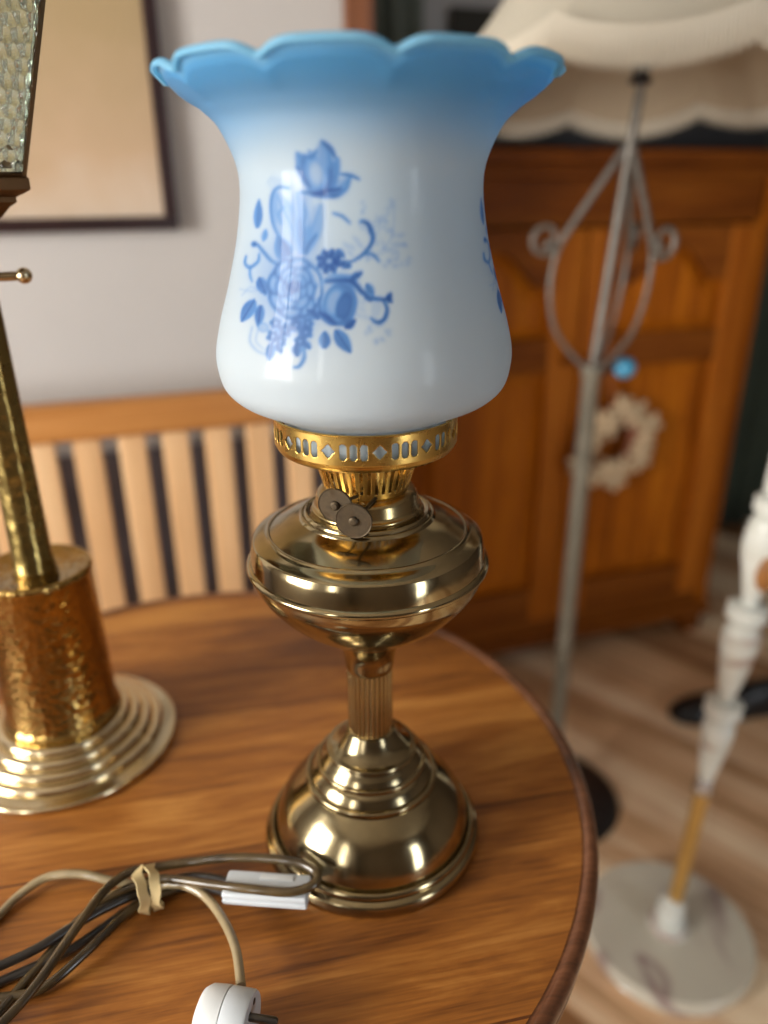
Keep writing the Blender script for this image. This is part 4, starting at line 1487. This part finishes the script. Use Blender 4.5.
cab([(-40, 1004, g), (0, 998, g), (30, 993, g), (52, 982, g + .002), (80, 958, g + .005), (104, 935, g + .007), (126, 914, g + .006), (150, 898, g + .003), (176, 889, g + .001)], M_CABLE)

# inline switch
SZ = 0.0178                                   # it rests on the lamp's foot and on the cable
p0 = onz(222, 905, TABLE + SZ)
p1 = onz(307, 911, TABLE + SZ)
d = (p1 - p0)
swL = d.length
T_ = inv @ Matrix.Translation((p0.x, p0.y, TABLE + SZ)) @ Matrix.Rotation(math.atan2(d.y, d.x), 4, 'Z')
sw = MB().box(0, swL, 0, 0.0205, 0, 0.0045, 0.0018, M=T_).box(0, swL, 0, 0.0205, 0.0047, 0.0098, 0.0022, M=T_).build('inline_switch', M_PLUG2, cord)
MB().box(swL * 0.38, swL * 0.66, 0.0015, 0.0055, 0.0096, 0.0112, 0.0006, M=T_).build('rocker', M_PLUG, sw)
MB().box(swL * 0.40, swL * 0.80, 0.0135, 0.0175, 0.0096, 0.0108, 0.0006, M=T_).build('label_plate', M_PLUG, sw)

# plug standing on its edge
pc = onz(226, 1024, TABLE + 0.020)
axis = Vector((0.97, -0.16, 0)).normalized()
R = axis.to_track_quat('Z', 'Y').to_matrix().to_4x4()
T_ = inv @ Matrix.Translation((pc.x, pc.y, TABLE + 0.0198)) @ R @ Matrix.Diagonal(Vector((1, 1, 0.88, 1)))
plug = MB().lathe([(0.0, -0.0185), (0.0120, -0.0183), (0.0165, -0.0165), (0.0188, -0.0125), (0.0193, -0.004), (0.0193, -0.0006), (0.0186, 0.0)], 64, T_).build('plug', M_PLUG, cord, sharp=40)
MB().lathe([(0.0180, -0.0005), (0.0190, 0.0002), (0.0193, 0.001), (0.0190, 0.0150), (0.0182, 0.0165), (0.0, 0.0165)], 64, T_).build('plug_face', M_PLUG2, plug, sharp=40)
for dy in (-0.0095, 0.0095):
    MB().tube([T_ @ Vector((0.0, dy, 0.016)), T_ @ Vector((0.0, dy, 0.0335)), T_ @ Vector((0.0, dy, 0.035))], [0.0023, 0.0023, 0.0014], 14).build('pin', M_PIN, plug)
for a in (0.9, 2.2):
    MB().tube([T_ @ Vector((0.0135 * math.cos(a), 0.0135 * math.sin(a), 0.0160)), T_ @ Vector((0.0135 * math.cos(a), 0.0135 * math.sin(a), 0.0168))], 0.0018, 14).build('screw_hole', M_PIN, plug)

# rubber band gripping the bundle: two crinkled wraps
rb = empty('rubber_band', onz(151, 888, TABLE))
tag(rb, 'crinkled beige rubber band wrapped round the coiled brown power cord', 'rubber band')
cl = onz(151, 905, TABLE) - rb.location
bd = (onz(170, 882, TABLE) - onz(130, 895, TABLE)).normalized()      # along the bundle
pn = Vector((-bd.y, bd.x, 0))
for s_, ph in ((-0.0042, 0.0), (0.0040, 1.7)):
    vs, fs = [], []
    n = 96
    for i in range(n):
        a = 2 * PI * i / n
        ry, rz = 0.0135, 0.0148
        c = cl + Vector((0, 0, 0.0152)) + pn * (ry * math.cos(a)) + Vector((0, 0, rz * math.sin(a)))
        out = (pn * math.cos(a) + Vector((0, 0, math.sin(a)))).normalized()
        wob = 0.0009 * math.sin(3 * a + ph) + 0.0005 * math.sin(7 * a + ph)
        tw = 0.5 * math.sin(2 * a + ph)
        wdir = (bd * math.cos(tw) + out * math.sin(tw))
        tdir = (out * math.cos(tw) - bd * math.sin(tw))
        ctr = c + bd * (s_ + wob)
        for du, dt in ((-1, -1), (1, -1), (1, 1), (-1, 1)):
            vs.append(ctr + wdir * (0.0034 * du) + tdir * (0.0005 * dt))
    for i in range(n):
        j = (i + 1) % n
        for k in range(4):
            k2 = (k + 1) % 4
            fs.append((4 * i + k, 4 * i + k2, 4 * j + k2, 4 * j + k))
    MB().add(vs, fs).build('wrap', M_RUBBER, rb, sharp=50)

# ================================================================ CAMERA
cam = bpy.data.cameras.new('camera')
cam.sensor_fit = 'VERTICAL'
cam.sensor_height = 24.0
cam.lens = 24.0 * FPX / 1024.0
cam.clip_start = 0.01
cam.dof.use_dof = True
cam.dof.focus_distance = 0.442
cam.dof.aperture_fstop = 1.65
co = bpy.data.objects.new('camera', cam)
C.objects.link(co)
Mx = Matrix.Identity(4)
for i, v in enumerate((RT, UP, -FWD)):
    for r in range(3):
        Mx[r][i] = v[r]
Mx.translation = EYE
co.matrix_world = Mx
sc = bpy.context.scene
sc.camera = co
sc.view_settings.view_transform = 'Standard'
sc.view_settings.look = 'None'
sc.view_settings.gamma = 1.0
sc.view_settings.use_curve_mapping = False
sc.view_settings.exposure = 0.3
sc.cycles.max_bounces = 10
sc.cycles.transmission_bounces = 10
sc.cycles.caustics_refractive = False
sc.cycles.use_denoising = True
